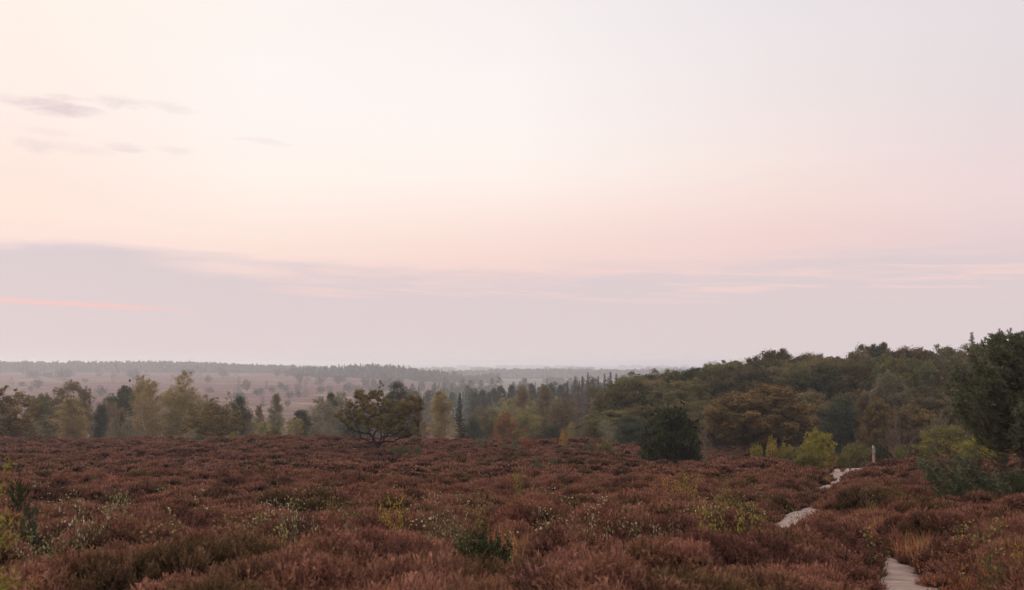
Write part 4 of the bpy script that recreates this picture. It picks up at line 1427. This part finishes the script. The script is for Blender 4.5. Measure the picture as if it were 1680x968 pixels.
for k, px, top, Y, w, m_, lab in [
    ('spruce:0', 1597, 545, 150, 64, 'pine_dark', 'lone spruce tip sticking out above the oak wood skyline'),
    ('oak:3', 1250, 629, 90, 168, 'oak_rust', 'big brown domed oak standing out in front of the wood'),
    ('bushpine:0', 1374, 650, 97, 66, 'pine_blue', 'dull green pine between the big brown oak and the grey willow'),
    ('roundtree:1', 1456, 609, 104, 70, 'willow_grey', 'pale grey green willow with rounded top in front of the wood'),
    ('roundtree:2', 1440, 652, 92, 58, 'oak_rust', 'orange brown tree just below the grey green willow'),
    ('roundtree:0', 1500, 660, 93, 84, 'oak_rust', 'rust brown spreading tree right of the bare twiggy shrub'),
    ('bare:0', 1470, 668, 83, 76, None, 'bare twiggy grey shrub above the signpost'),
    ('bare:1', 1580, 640, 92, 44, None, 'pale leafless tree at the left edge of the big near pine'),
    ('leafshrub:0', 1412, 694, 84, 44, 'oak_rust', 'ochre leaved shrub behind the path end'),
    ('oakbush:1', 1552, 694, 62, 88, 'lime_shrub', 'bright yellow green shrub beside the big near pine'),
    ('oakbush:2', 1612, 706, 58, 74, 'yellow_green', 'yellow green shrub seen through the lower pine branches'),
    ('leafshrub:0', 1537, 672, 78, 60, 'willow_grey', 'dull olive shrub behind the bright yellow green shrub'),
    ('oakbush:0', 1337, 704, 57, 58, 'yellow_green', 'bright yellow green bush left of the sandy path'),
    ('lowshrub:0', 1322, 738, 55, 66, 'lime_shrub', 'low green growth at the foot of the bright yellow bush'),
    ('lowshrub:1', 1378, 740, 58, 36, 'lime_shrub', 'low olive shrub between the yellow bush and the path'),
    ('lowshrub:2', 1400, 722, 72, 56, 'lime_shrub', 'green yellow shrub just left of the signpost'),
    ('lowshrub:0', 1480, 728, 70, 60, 'lime_shrub', 'green yellow shrub right of the signpost'),
    ('lowshrub:1', 1438, 722, 69, 40, 'juniper', 'dark bush directly behind the signpost'),
    ('lowshrub:2', 1500, 738, 64, 50, 'oak_brown', 'brown low shrub right of the signpost shrubs'),
    ('bushpine:1', 1306, 735, 60, 26, 'pine_blue', 'small dark pine left of the bright yellow bush'),
    ('sapling:0', 1515, 738, 47, 40, 'young_green', 'young bluish green pine below the bright yellow shrub'),
    ('lowshrub:1', 1240, 724, 74, 34, 'yellow_green', 'leftmost yellow green bush below the big brown oak'),
    ('leafshrub:2', 1264, 712, 76, 30, 'gold_shrub', 'slender golden bush with orange leaves below the big brown oak'),
    ('lowshrub:2', 1288, 724, 76, 32, 'yellow_green', 'yellow green bush right of the slender golden bush'),
    ('thinbirch:2', 1156, 690, 65, 34, 'birch_brown', 'thin pale birch just right of the round evergreen'),
    ('lowshrub:0', 1206, 738, 72, 30, 'oak_rust', 'low rusty shrub at the heather edge below the wood'),
    ('leafshrub:0', 1480, 778, 42, 36, 'lime_shrub', 'yellowish seedling bush left of the big pine foot'),
    ('sapling:1', 1462, 800, 34, 40, 'pine_blue', 'low bluish pine shoot among heather left of the big pine'),
]:
    plant(k, px, top, Y, w, m_, lab, RG)

# ------------------------------------------------------------------ saplings and seedlings standing in the heather
SG = 'young plants in the heather'
for k, px, top, Y, w, m_, lab in [
    ('sapling:0', 685, 727, 67, 24, 'young_green', 'young green pine just right of the crooked oak'),
    ('sapling:1', 513, 744, 62, 16, 'young_green', 'tiny green pine alone in heather left of the crooked oak'),
    ('sapling:2', 735, 729, 74, 15, 'young_green', 'tiny green pine below the tapering yellow birch'),
    ('sapling:0', 787, 714, 80, 28, 'pine_near', 'dark green bushy sapling on the heather crest right of the spruce'),
    ('sapling:1', 845, 718, 78, 26, 'pine_near', 'dark drooping sapling on the crest near the orange tree'),
    ('sapling:2', 850, 736, 64, 22, 'young_green', 'light green sapling below the dark drooping sapling'),
    ('sapling:3', 881, 743, 52, 22, 'pine_near', 'narrow upright little pine in open heather'),
    ('sapling:0', 968, 716, 74, 17, 'pine_near', 'small yellowish green pine below the larches'),
    ('leafshrub:1', 924, 703, 80, 24, 'gold_shrub', 'bright yellow little birch on the heather crest'),
    ('sapling:2', 930, 724, 74, 20, 'young_green', 'green sapling at the foot of the bright yellow birch'),
    ('thinbirch:1', 992, 690, 74, 42, 'birch_grey', 'pale wispy birch standing in heather left of the pine bush'),
    ('lowshrub:1', 993, 722, 73, 38, 'lime_shrub', 'low green shrub under the pale wispy birch'),
    ('lowshrub:0', 652, 729, 66, 56, 'young_green', 'low green bramble at the foot of the crooked oak'),
    ('sapling:1', 405, 709, 92, 10, 'pine_near', 'thin dark sapling on the crest right of the golden oak'),
    ('leafshrub:0', 385, 707, 93, 18, 'yellow_green', 'yellow green bush on the crest beside the golden oak'),
    ('lowshrub:2', 330, 714, 91, 34, 'young_green', 'low green shrub on the crest below the golden oak'),
    ('sapling:2', 52, 702, 95, 16, 'young_green', 'small green sapling on the crest right of the left oak'),
    ('lowshrub:1', 1130, 728, 78, 26, 'lime_shrub', 'green shrub touching the left side of the round evergreen'),
    ('leafshrub:2', 868, 712, 72, 44, 'orange_leaf', 'sparse orange leaved seedling on the heather crest'),
    ('leafshrub:0', 825, 722, 76, 20, 'lime_shrub', 'small yellowish shrub left of the dark drooping sapling'),
    ('leafshrub:2', 905, 742, 58, 22, 'birch_brown', 'small brownish seedling right of the upright little pine'),
    ('sapling:3', 37, 768, 17, 66, 'juniper', 'dark blurred young pine near the lower left corner plant'),
    ('sapling:2', 56, 806, 13, 50, 'pine_blue', 'bluish pine shoot below the dark blurred young pine'),
    ('spray:0', 147, 812, 13.0, 100, 'pale_leaf', 'pale leaved seedling with white green leaves at lower left'),
    ('spray:1', 202, 800, 14.2, 50, 'pale_leaf', 'thin pale seedling right of the lower left pale seedling'),
    ('spray:2', 78, 852, 10.6, 90, 'pale_leaf', 'pale leaved seedling nearest the lower left corner'),
    ('spray:3', 488, 808, 13.0, 84, 'pale_leaf', 'pale leaved seedling alone between the lower left corner and the middle'),
    ('spray:0', 455, 868, 10.6, 70, 'orange_leaf', 'orange tinted low seedling just below the lone pale leaved seedling'),
    ('spray:1', 648, 812, 15.0, 60, 'gold_shrub', 'yellow leaved seedling left of the dark hollow'),
    ('spray:2', 724, 812, 14.5, 76, 'pale_leaf', 'yellow and pale seedling above the dark hollow'),
    ('spray:3', 762, 838, 11.6, 70, 'young_green', 'green leaved sprawling seedling at the left rim of the hollow'),
    ('lowshrub:2', 795, 862, 11.6, 112, 'juniper', 'dark evergreen shrub sunk in the hollow'),
    ('spray:0', 850, 755, 30.0, 26, 'yellow_green', 'thin yellow seedling in the open heather middle'),
    ('spray:1', 955, 838, 12.4, 76, 'pale_leaf', 'first pale seedling in the line right of the hollow'),
    ('spray:2', 1030, 838, 12.8, 80, 'pale_leaf', 'second pale seedling in the line right of the hollow'),
    ('spray:3', 1085, 842, 12.6, 70, 'pale_leaf', 'third pale seedling in the line beside the yellow green one'),
    ('spray:0', 1172, 828, 12.6, 84, 'yellow_green', 'leafy yellow green seedling at lower right'),
    ('spray:1', 1222, 830, 12.4, 76, 'yellow_green', 'leafy yellow green seedling nearest the sandy path opening'),
    ('spray:2', 1190, 785, 25.0, 48, 'yellow_green', 'small yellow green seedling halfway up the heather slope'),
    ('spray:3', 1092, 772, 31.0, 50, 'gold_shrub', 'small yellowish seedling below the round evergreen'),
    ('spray:1', 1128, 775, 28.0, 46, 'gold_shrub', 'yellowish seedling right of the small one below the round evergreen'),
    ('spray:2', 1560, 905, 9.0, 110, 'red_leaf', 'red and orange leaved oak seedling in the lower right corner'),
    ('spray:3', 1620, 900, 9.4, 60, 'young_green', 'green leaved seedling right of the red leaved seedling'),
    ('spray:0', 1672, 885, 9.6, 60, 'gold_shrub', 'golden seedling at the lower right edge'),
    ('spray:1', 1612, 850, 22.0, 40, 'orange_leaf', 'orange leaved seedling in front of the big near pine'),
    ('sapling:0', 1410, 790, 36, 30, 'young_green', 'small green seedling right of the path bend'),
]:
    plant(k, px, top, Y, w, m_, lab, SG)


def near_bush():
    """feathery yellow green larch sapling close to the viewer, lower left"""
    rng = np.random.default_rng(31)
    g, tr = Geo(), Geo()
    H = 1.5
    tr.tube(bent(rng, (0, 0, -.05), (.05, 0, H), 6, .02), np.linspace(.02, .004, 6), 6)
    for k in range(54):
        f = .06 + .92 * k / 54
        L = (.62 * (1 - f) ** .6 + .08) * rng.uniform(.6, 1.1)
        a = k * 2.4
        s = np.array([.05 * f, 0, H * f])
        e = s + np.array([math.cos(a) * L, math.sin(a) * L, L * rng.uniform(.1, .75)])
        m_ = (s + e) / 2 + np.array([0, 0, -.08 * L])
        tr.tube([s, m_, e], [.006, .004, .002], 4)
        n = int(150 * L / .4)
        t = rng.random(n)
        P = (1 - t)[:, None] ** 2 * s + 2 * ((1 - t) * t)[:, None] * m_ + (t ** 2)[:, None] * e + rng.normal(size=(n, 3)) * .035
        d = unit(rng.normal(size=(n, 3)) + unit(e - s) * .8)
        l = rng.uniform(.025, .055, n)
        g.quads(ribbon(P, P + d * l[:, None], .006, .003, unit(np.cross(d, rng.normal(size=(n, 3))))), np.clip(.3 * rng.random() + .7 * rng.random(n), 0, 1))
    e = bpy.data.objects.new('larch_sapling', None)
    COL.objects.link(e)
    x, y = at(-70, 600, 5.4)[0], 5.4
    e.location = (x, y, float(ground(x, y)))
    tag(e, 'feathery yellow green sapling blurred at the lower left corner', 'sapling')
    link('stem', tr.mesh('stem', MATS['bark_brown'], True), e)
    link('foliage', g.mesh('foliage', MATS['yellow_green']), e)


near_bush()


# ------------------------------------------------------------------ the crooked oak in the middle
def hero_oak():
    rng = np.random.default_rng(77)
    Y = 76.5
    S = Y / F / 6.453
    bx, by = 515.0, 815.0
    g, tr = Geo(), Geo()

    def P(x, y, d=0.0):
        return np.array([(x - bx) * S, d, (by - y) * S])
    limbs = [
        ([P(514, 890), P(515, 840), P(513, 790), P(517, 745), P(522, 712)], .19, .17, 10),
        ([P(518, 722), P(490, 690, -.2), P(468, 640, -.35), P(440, 612, -.5), P(350, 602, -.8), P(272, 568, -.9), P(212, 522, -.9), P(165, 470, -.8), P(120, 420, -.6)], .12, .028, 7),
        ([P(512, 728), P(470, 712, .3), P(400, 692, .5), P(352, 676, .6), P(326, 650, .6), P(320, 612, .5), P(262, 588, .7), P(190, 600, .9)], .085, .02, 6),
        ([P(470, 642, -.35), P(500, 600, -.1), P(530, 560, .1), P(490, 470, .3), P(430, 380, .4), P(330, 280, .5), P(330, 200, .4)], .085, .02, 6),
        ([P(525, 715), P(560, 672, .3), P(545, 615, .4), P(538, 555, .5), P(560, 470, .4), P(520, 330, .3), P(512, 230, .2), P(540, 120, .1), P(535, 70, .1)], .085, .007, 6),
        ([P(528, 712), P(572, 700, -.2), P(610, 645, -.5), P(690, 560, -.7), P(770, 450, -.8), P(820, 340, -.8), P(850, 260, -.7)], .095, .02, 7),
        ([P(530, 715), P(600, 702, .3), P(680, 708, .5), P(745, 668, .6), P(835, 656, .5), P(900, 620, .4), P(945, 560, .3)], .075, .018, 6),
        ([P(610, 645, -.5), P(680, 640, -1.0), P(760, 580, -1.4), P(860, 500, -1.5), P(950, 430, -1.3), P(985, 340, -1.2)], .055, .014, 5),
        ([P(560, 672, .3), P(575, 620, .9), P(620, 520, 1.4), P(700, 400, 1.6), P(740, 320, 1.5)], .055, .014, 5),
        ([P(350, 602, -.8), P(330, 520, -1.1), P(270, 430, -1.3), P(230, 330, -1.1), P(195, 265, -.9)], .05, .012, 5),
        ([P(440, 612, -.5), P(455, 560, -1.0), P(420, 460, -1.4), P(390, 330, -1.3), P(385, 180, -1.0)], .05, .01, 5),
        ([P(400, 692, .5), P(392, 660, .6), P(420, 625, .7)], .035, .02, 5),
        ([P(690, 690, .5), P(720, 740, .5), P(705, 780, .5)], .02, .008, 4),
        ([P(745, 690, .5), P(800, 720, .7), P(830, 770, .7)], .02, .006, 4),
    ]
    pts = []
    for L, r0, r1, sd_ in limbs:
        L = np.array(L)
        t = np.linspace(0, 1, len(L))
        tt = np.linspace(0, 1, len(L) * 3)
        Q = np.stack([np.interp(tt, t, L[:, q]) for q in range(3)], 1)
        Q[1:-1] = (Q[:-2] + 2 * Q[1:-1] + Q[2:]) / 4
        Q[1:-1] += rng.normal(size=Q[1:-1].shape) * .035
        rad = r0 + (r1 - r0) * tt ** .8
        tr.tube(Q, rad, sd_)
        for q, rr in zip(Q[3:], rad[3:]):
            pts.append((*q, rr))
    pts = np.array(pts)
    poly = np.array([(88, 405), (130, 365), (185, 340), (215, 290), (262, 240), (300, 175), (345, 165), (385, 150), (425, 180), (420, 240), (470, 200), (505, 150), (575, 140), (600, 210), (640, 300), (700, 320), (745, 270),
                     (790, 235), (850, 228), (905, 250), (960, 225), (1000, 300), (985, 360), (1010, 420), (960, 470), (945, 560), (965, 620), (960, 700), (890, 690), (840, 650), (790, 645), (720, 645), (650, 635), (600, 590), (550, 545),
                     (480, 560), (420, 575), (350, 560), (290, 545), (240, 520), (180, 500), (120, 480), (95, 440)], float)

    def inside(x, y):
        c = False
        j = len(poly) - 1
        for i in range(len(poly)):
            if (poly[i][1] > y) != (poly[j][1] > y) and x < (poly[j][0] - poly[i][0]) * (y - poly[i][1]) / (poly[j][1] - poly[i][1]) + poly[i][0]:
                c = not c
            j = i
        return c
    C = []
    while len(C) < 340:
        x, y = rng.uniform(80, 1015), rng.uniform(140, 705)
        if not inside(x, y):
            continue
        e = max(0.05, 1 - ((x - 540) / 500) ** 2 - ((y - 420) / 380) ** 2)
        C.append(P(x, y, rng.uniform(-1, 1) * 2.6 * math.sqrt(e)))
    for x, y in ((225, 640), (250, 660), (215, 665), (300, 640), (270, 690), (235, 620), (880, 690), (930, 640), (905, 560), (860, 700), (535, 65), (545, 90), (570, 110), (445, 165), (190, 255), (225, 265), (530, 130), (1000, 300), (955, 230), (1010, 350), (870, 215), (290, 180)):
        C.append(P(x, y, rng.normal() * .3))
    C = np.array(C)
    for c in C:                      # twigs joining every leaf clump to the nearest inner limb point
        w = np.linalg.norm(pts[:, :3] - c, axis=1) + .9 * np.maximum(0, pts[:, 2] - c[2] + .1)
        k = np.argmin(w)
        s = pts[k, :3]
        r = min(pts[k, 3] * .6, .022)
        tr.tube(bent(rng, s, c, 5, .07), np.linspace(r, .004, 5), 4)
    rad_ = rng.uniform(.13, .31, len(C))
    rad_[340:] *= .55
    clump_leaves(g, rng, C[:340], rad_[:340], 125, .088, flat=.8, tone_spread=.5, aspect=.7)
    clump_leaves(g, rng, C[340:], rad_[340:], 26, .10, flat=.8, tone_spread=.5, aspect=.7)
    e = bpy.data.objects.new('oak_tree', None)
    COL.objects.link(e)
    x = at(540 + bx / 6.453, 600, Y)[0]
    e.location = (x, Y, float(ground(x, Y)) + .34)
    tag(e, 'crooked spreading oak with golden brown leaves alone on the heather crest', 'tree')
    link('trunk', tr.mesh('trunk', MATS['bark_oak'], True), e)
    link('crown', g.mesh('crown', MATS['hero_oak']), e)
    print('oak foot z', e.location.z, 'wanted', at(620, 738, Y)[2])


hero_oak()


# ------------------------------------------------------------------ round evergreen
def round_evergreen():
    rng = np.random.default_rng(9)
    Y = 62.0
    g, tr = Geo(), Geo()
    H, Rr = 3.4, 1.42
    tr.tube([(0, 0, -.2), (.03, 0, 1.2), (0, .02, 2.9)], [.09, .07, .03], 7)
    n = 320
    i = np.arange(n)
    ph = i * 2.39996
    t = (i + .5) / n
    z = .04 + .93 * t
    prof = np.interp(z, [0, .12, .3, .5, .68, .82, .93, 1.0], [.80, .96, 1.0, .93, .76, .55, .32, .08])
    bump = 1 + .08 * np.sin(ph * 3.1 + z * 9) + .13 * rng.normal(size=n)
    r = Rr * prof * np.clip(bump, .62, 1.25)
    C = np.stack([np.cos(ph) * r * .9, np.sin(ph) * r * .9, z * H], 1)
    for k in range(0, n, 3):
        tr.tube(bent(rng, (0, 0, max(.1, C[k, 2] * .72)), C[k], 4, .04), [.02, .014, .01, .006], 4)
    for k in range(n):
        m_ = 150
        c = C[k]
        out = unit(np.array([c[0], c[1], .6 + c[2] * .25]))
        s = c + rng.normal(size=(m_, 3)) * .16
        d = unit(out * .9 + rng.normal(size=(m_, 3)) * .42 + np.array([0, 0, .45]))
        l = rng.uniform(.10, .30, m_)
        g.quads(ribbon(s, s + d * l[:, None], .07, .03, unit(np.cross(d, rng.normal(size=(m_, 3))))), np.clip(.7 * rng.random() ** 1.5 + .4 * rng.random(m_), 0, 1))
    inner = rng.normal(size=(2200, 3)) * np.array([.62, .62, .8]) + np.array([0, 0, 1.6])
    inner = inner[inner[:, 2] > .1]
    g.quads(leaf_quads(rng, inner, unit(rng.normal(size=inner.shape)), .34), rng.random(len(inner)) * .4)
    e = bpy.data.objects.new('evergreen_bush', None)
    COL.objects.link(e)
    x = at(1100, 600, Y)[0]
    e.location = (x, Y, float(ground(x, Y)))
    tag(e, 'dense rounded dark evergreen bush standing in the heather', 'evergreen bush')
    link('trunk', tr.mesh('trunk', MATS['bark_brown'], True), e)
    link('foliage', g.mesh('foliage', MATS['juniper']), e)
    print('evergreen foot', e.location.z, 'top px', HORY - F * (e.location.z + H) / Y)


round_evergreen()


# ------------------------------------------------------------------ big near pine on the right
def near_pine(px, Y, H, label, seed, reach=1.0, gap=True):
    rng = np.random.default_rng(seed)
    g, tr = Geo(), Geo()
    tp = bent(rng, (0, 0, -.3), (.15, .1, H), 9, .014)
    tr.tube(tp, np.linspace(.115, .018, 9), 9)
    fz = np.linspace(0, 1, 9)

    def spine(f):
        return np.array([np.interp(f, fz, tp[:, q]) for q in range(3)])
    TC, TD = [], []

    def shoot(a, b, r):
        tr.tube([a, (a + b) / 2 + rng.normal(size=3) * .015, b], [r, r * .7, r * .4], 4)
        L = np.linalg.norm(b - a)
        d = unit(b - a)
        for t in np.arange(.35, 1.01, .05 / max(.05, L)):
            TC.append(a + (b - a) * t)
            TD.append(d)

    def bough(f, a, L, rise, dens=1.0, bare=0.0):
        s = spine(f)
        d = np.array([math.cos(a), math.sin(a), 0])
        n = 7
        t = np.linspace(0, 1, n)
        path = s + d * (L * t)[:, None] + np.array([0, 0, 1.0]) * (L * (rise * t - .28 * np.sin(t * math.pi) * .6 + .30 * t ** 3))[:, None]
        path[1:] += rng.normal(size=(n - 1, 3)) * .05 * L * .5
        r0 = .013 + .016 * L / 2
        tr.tube(path, np.linspace(r0, r0 * .25, n), 6)
        if bare:
            for k in range(7):
                i = rng.integers(2, n)
                d2 = unit(d + rng.normal(size=3) * .7)
                tr.tube([path[i], path[i] + d2 * .18 + rng.normal(size=3) * .04, path[i] + d2 * .42], [.008, .005, .002], 4)
            return
        for k in range(int(30 * dens * (L / 1.6) ** 1.3) + 6):
            t_ = 1 - rng.random() ** 1.2 * .72
            b = np.array([np.interp(t_, t, path[:, q]) for q in range(3)])
            sgn = rng.choice([-1, 1])
            lat = np.array([-d[1], d[0], 0]) * sgn
            d2 = unit(d * rng.uniform(.4, 1.1) + lat * rng.uniform(.1, 1.0) + np.array([0, 0, rng.uniform(.05, .65)]))
            l = rng.uniform(.16, .42) * (1.15 - .45 * t_)
            e = b + d2 * l
            shoot(b, e, .006)
            if rng.random() < .8:
                d3 = unit(d2 + rng.normal(size=3) * .6 + np.array([0, 0, .3]))
                q = b + d2 * l * .55
                shoot(q, q + d3 * l * .6, .004)
    nb = 150
    for k in range(nb):
        f = .43 + .56 * (k + rng.random()) / nb
        rel = (f - .43) / .56
        L = reach * (1.72 * (1 - rel) ** .62 * (.55 + .45 * min(1, rel * 5 + .35)) + .16) * rng.uniform(.68, 1.08)
        bough(f, k * 2.39996 + rng.normal() * .2, L, .20 + .45 * rel)
    if gap:
        for k in range(16):
            bough(rng.uniform(.30, .47), k * 2.4, rng.uniform(.8, 1.7) * reach, rng.uniform(-.1, .25), bare=1)
    for k in range(84):
        f = .02 + .25 * rng.random()
        bough(f, k * 2.39996, reach * rng.uniform(1.2, 2.1), rng.uniform(.02, .22), dens=.8)
    for a_, L_ in ((3.14, 2.4), (3.4, 2.2), (2.85, 2.3), (3.7, 2.0), (3.05, 1.9)):
        bough(.12 + .06 * rng.random(), a_, L_ * reach, .10)
    TC, TD = np.array(TC), np.array(TD)
    m_ = 11
    n = len(TC) * m_
    idx = np.repeat(np.arange(len(TC)), m_)
    d = unit(TD[idx] * .85 + rng.normal(size=(n, 3)) * .62)
    l = rng.uniform(.045, .085, n)
    P = TC[idx] + rng.normal(size=(n, 3)) * .008
    ct = rng.random(len(TC) // 12 + 2)
    tone = np.clip(.35 * ct[idx // m_ // 12] + .65 * rng.random(n), 0, 1)
    g.quads(ribbon(P, P + d * l[:, None], .012, .007, unit(np.cross(d, rng.normal(size=(n, 3))))), tone)
    e = bpy.data.objects.new('pine_tree', None)
    COL.objects.link(e)
    x = at(px, 600, Y)[0]
    e.location = (x, Y, float(ground(x, Y)))
    tag(e, label, 'tree', RG)
    link('trunk', tr.mesh('trunk', MATS['bark_pine'], True), e)
    link('crown', g.mesh('crown', MATS['pine_near']), e)
    print('near pine needles', n, 'top', HORY - F * (e.location.z + H) / Y, 'foot', HORY - F * e.location.z / Y)


near_pine(1660, 28.0, 4.9, 'big near pine with bare lower twigs filling the right edge', 3, 1.0)
near_pine(1830, 32.0, 5.0, 'second near pine partly beyond the right edge behind the big pine', 5, 1.1)


# ------------------------------------------------------------------ waymark post
def waymark():
    import bmesh
    Y = 60.5
    x = at(1430, 600, Y)[0]
    z = float(ground(x, Y))
    top = at(1430, 731, Y)[2]
    H = top - z

    def block(name, z0, z1, w, d, mat, parent, dx=0, dy=0, bev=.006, taper=1.0, tilt=0):
        bm = bmesh.new()
        bmesh.ops.create_cube(bm, size=1)
        for v in bm.verts:
            k = taper if v.co.z > 0 else 1
            v.co = Vector((v.co.x * w * k, v.co.y * d * k, z0 + (v.co.z + .5) * (z1 - z0) + tilt * v.co.x * w))
            v.co.x += dx
            v.co.y += dy
        bmesh.ops.bevel(bm, geom=bm.edges[:], offset=bev, segments=2, affect='EDGES')
        me = bpy.data.meshes.new(name)
        bm.to_mesh(me)
        bm.free()
        me.materials.append(mat)
        return link(name, me, parent)
    wood_ = plain_mat('post_wood', (.22, .17, .15), .85)
    e = bpy.data.objects.new('waymark_post', None)
    COL.objects.link(e)
    e.location = (x, Y, z)
    e.rotation_euler = (0, 0, R(12))
    tag(e, 'wooden waymark post with orange and white bands at the path end', 'signpost')
    block('post', -.3, H * .93, .115, .115, wood_, e)
    block('painted_band', H * .36, H * .45, .121, .121, plain_mat('white_paint', (.34, .32, .32)), e)
    block('painted_band', H * .452, H * .64, .121, .121, plain_mat('orange_paint', (.42, .17, .09)), e)
    block('arrow_plate', H * .76, H * .83, .10, .012, plain_mat('arrow_white', (.34, .32, .32)), e, dx=-.0, dy=-.067, bev=.002)
    block('side_plate', H * .68, H * .90, .05, .10, plain_mat('plate_dark', (.10, .06, .08)), e, dx=.085)
    c = block('cap', H * .90, H, .13, .13, plain_mat('cap_blue_white', (.27, .28, .32)), e, dx=-.02, taper=.55, tilt=-.25)


waymark()

# ------------------------------------------------------------------ haze
def build_haze():
    x, y0, y1, z0, z1 = 18600.0, -18600.0, 18600.0, -44.0, 6.0
    V = [(-x, y0, z0), (x, y0, z0), (x, y1, z0), (-x, y1, z0), (-x, y0, z1), (x, y0, z1), (x, y1, z1), (-x, y1, z1)]
    Q = [(3, 2, 1, 0), (4, 5, 6, 7), (0, 1, 5, 4), (1, 2, 6, 5), (2, 3, 7, 6), (3, 0, 4, 7)]
    m = bpy.data.materials.new('haze_air')
    m.use_nodes = True
    nt = m.node_tree
    nt.nodes.clear()
    out = nt.nodes.new('ShaderNodeOutputMaterial')
    v = nt.nodes.new('ShaderNodeVolumePrincipled')
    v.inputs['Color'].default_value = (.89, .93, 1.0, 1)
    v.inputs['Density'].default_value = HAZE_DENSITY
    v.inputs['Density Attribute'].default_value = ''
    v.inputs['Anisotropy'].default_value = .35
    nt.links.new(v.outputs[0], out.inputs['Volume'])
    me = bpy.data.meshes.new('haze')
    me.from_pydata(V, [], Q)
    me.materials.append(m)
    o = link('haze', me)
    tag(o, 'thin evening haze lying over the heath', 'haze', kind='stuff')


build_haze()
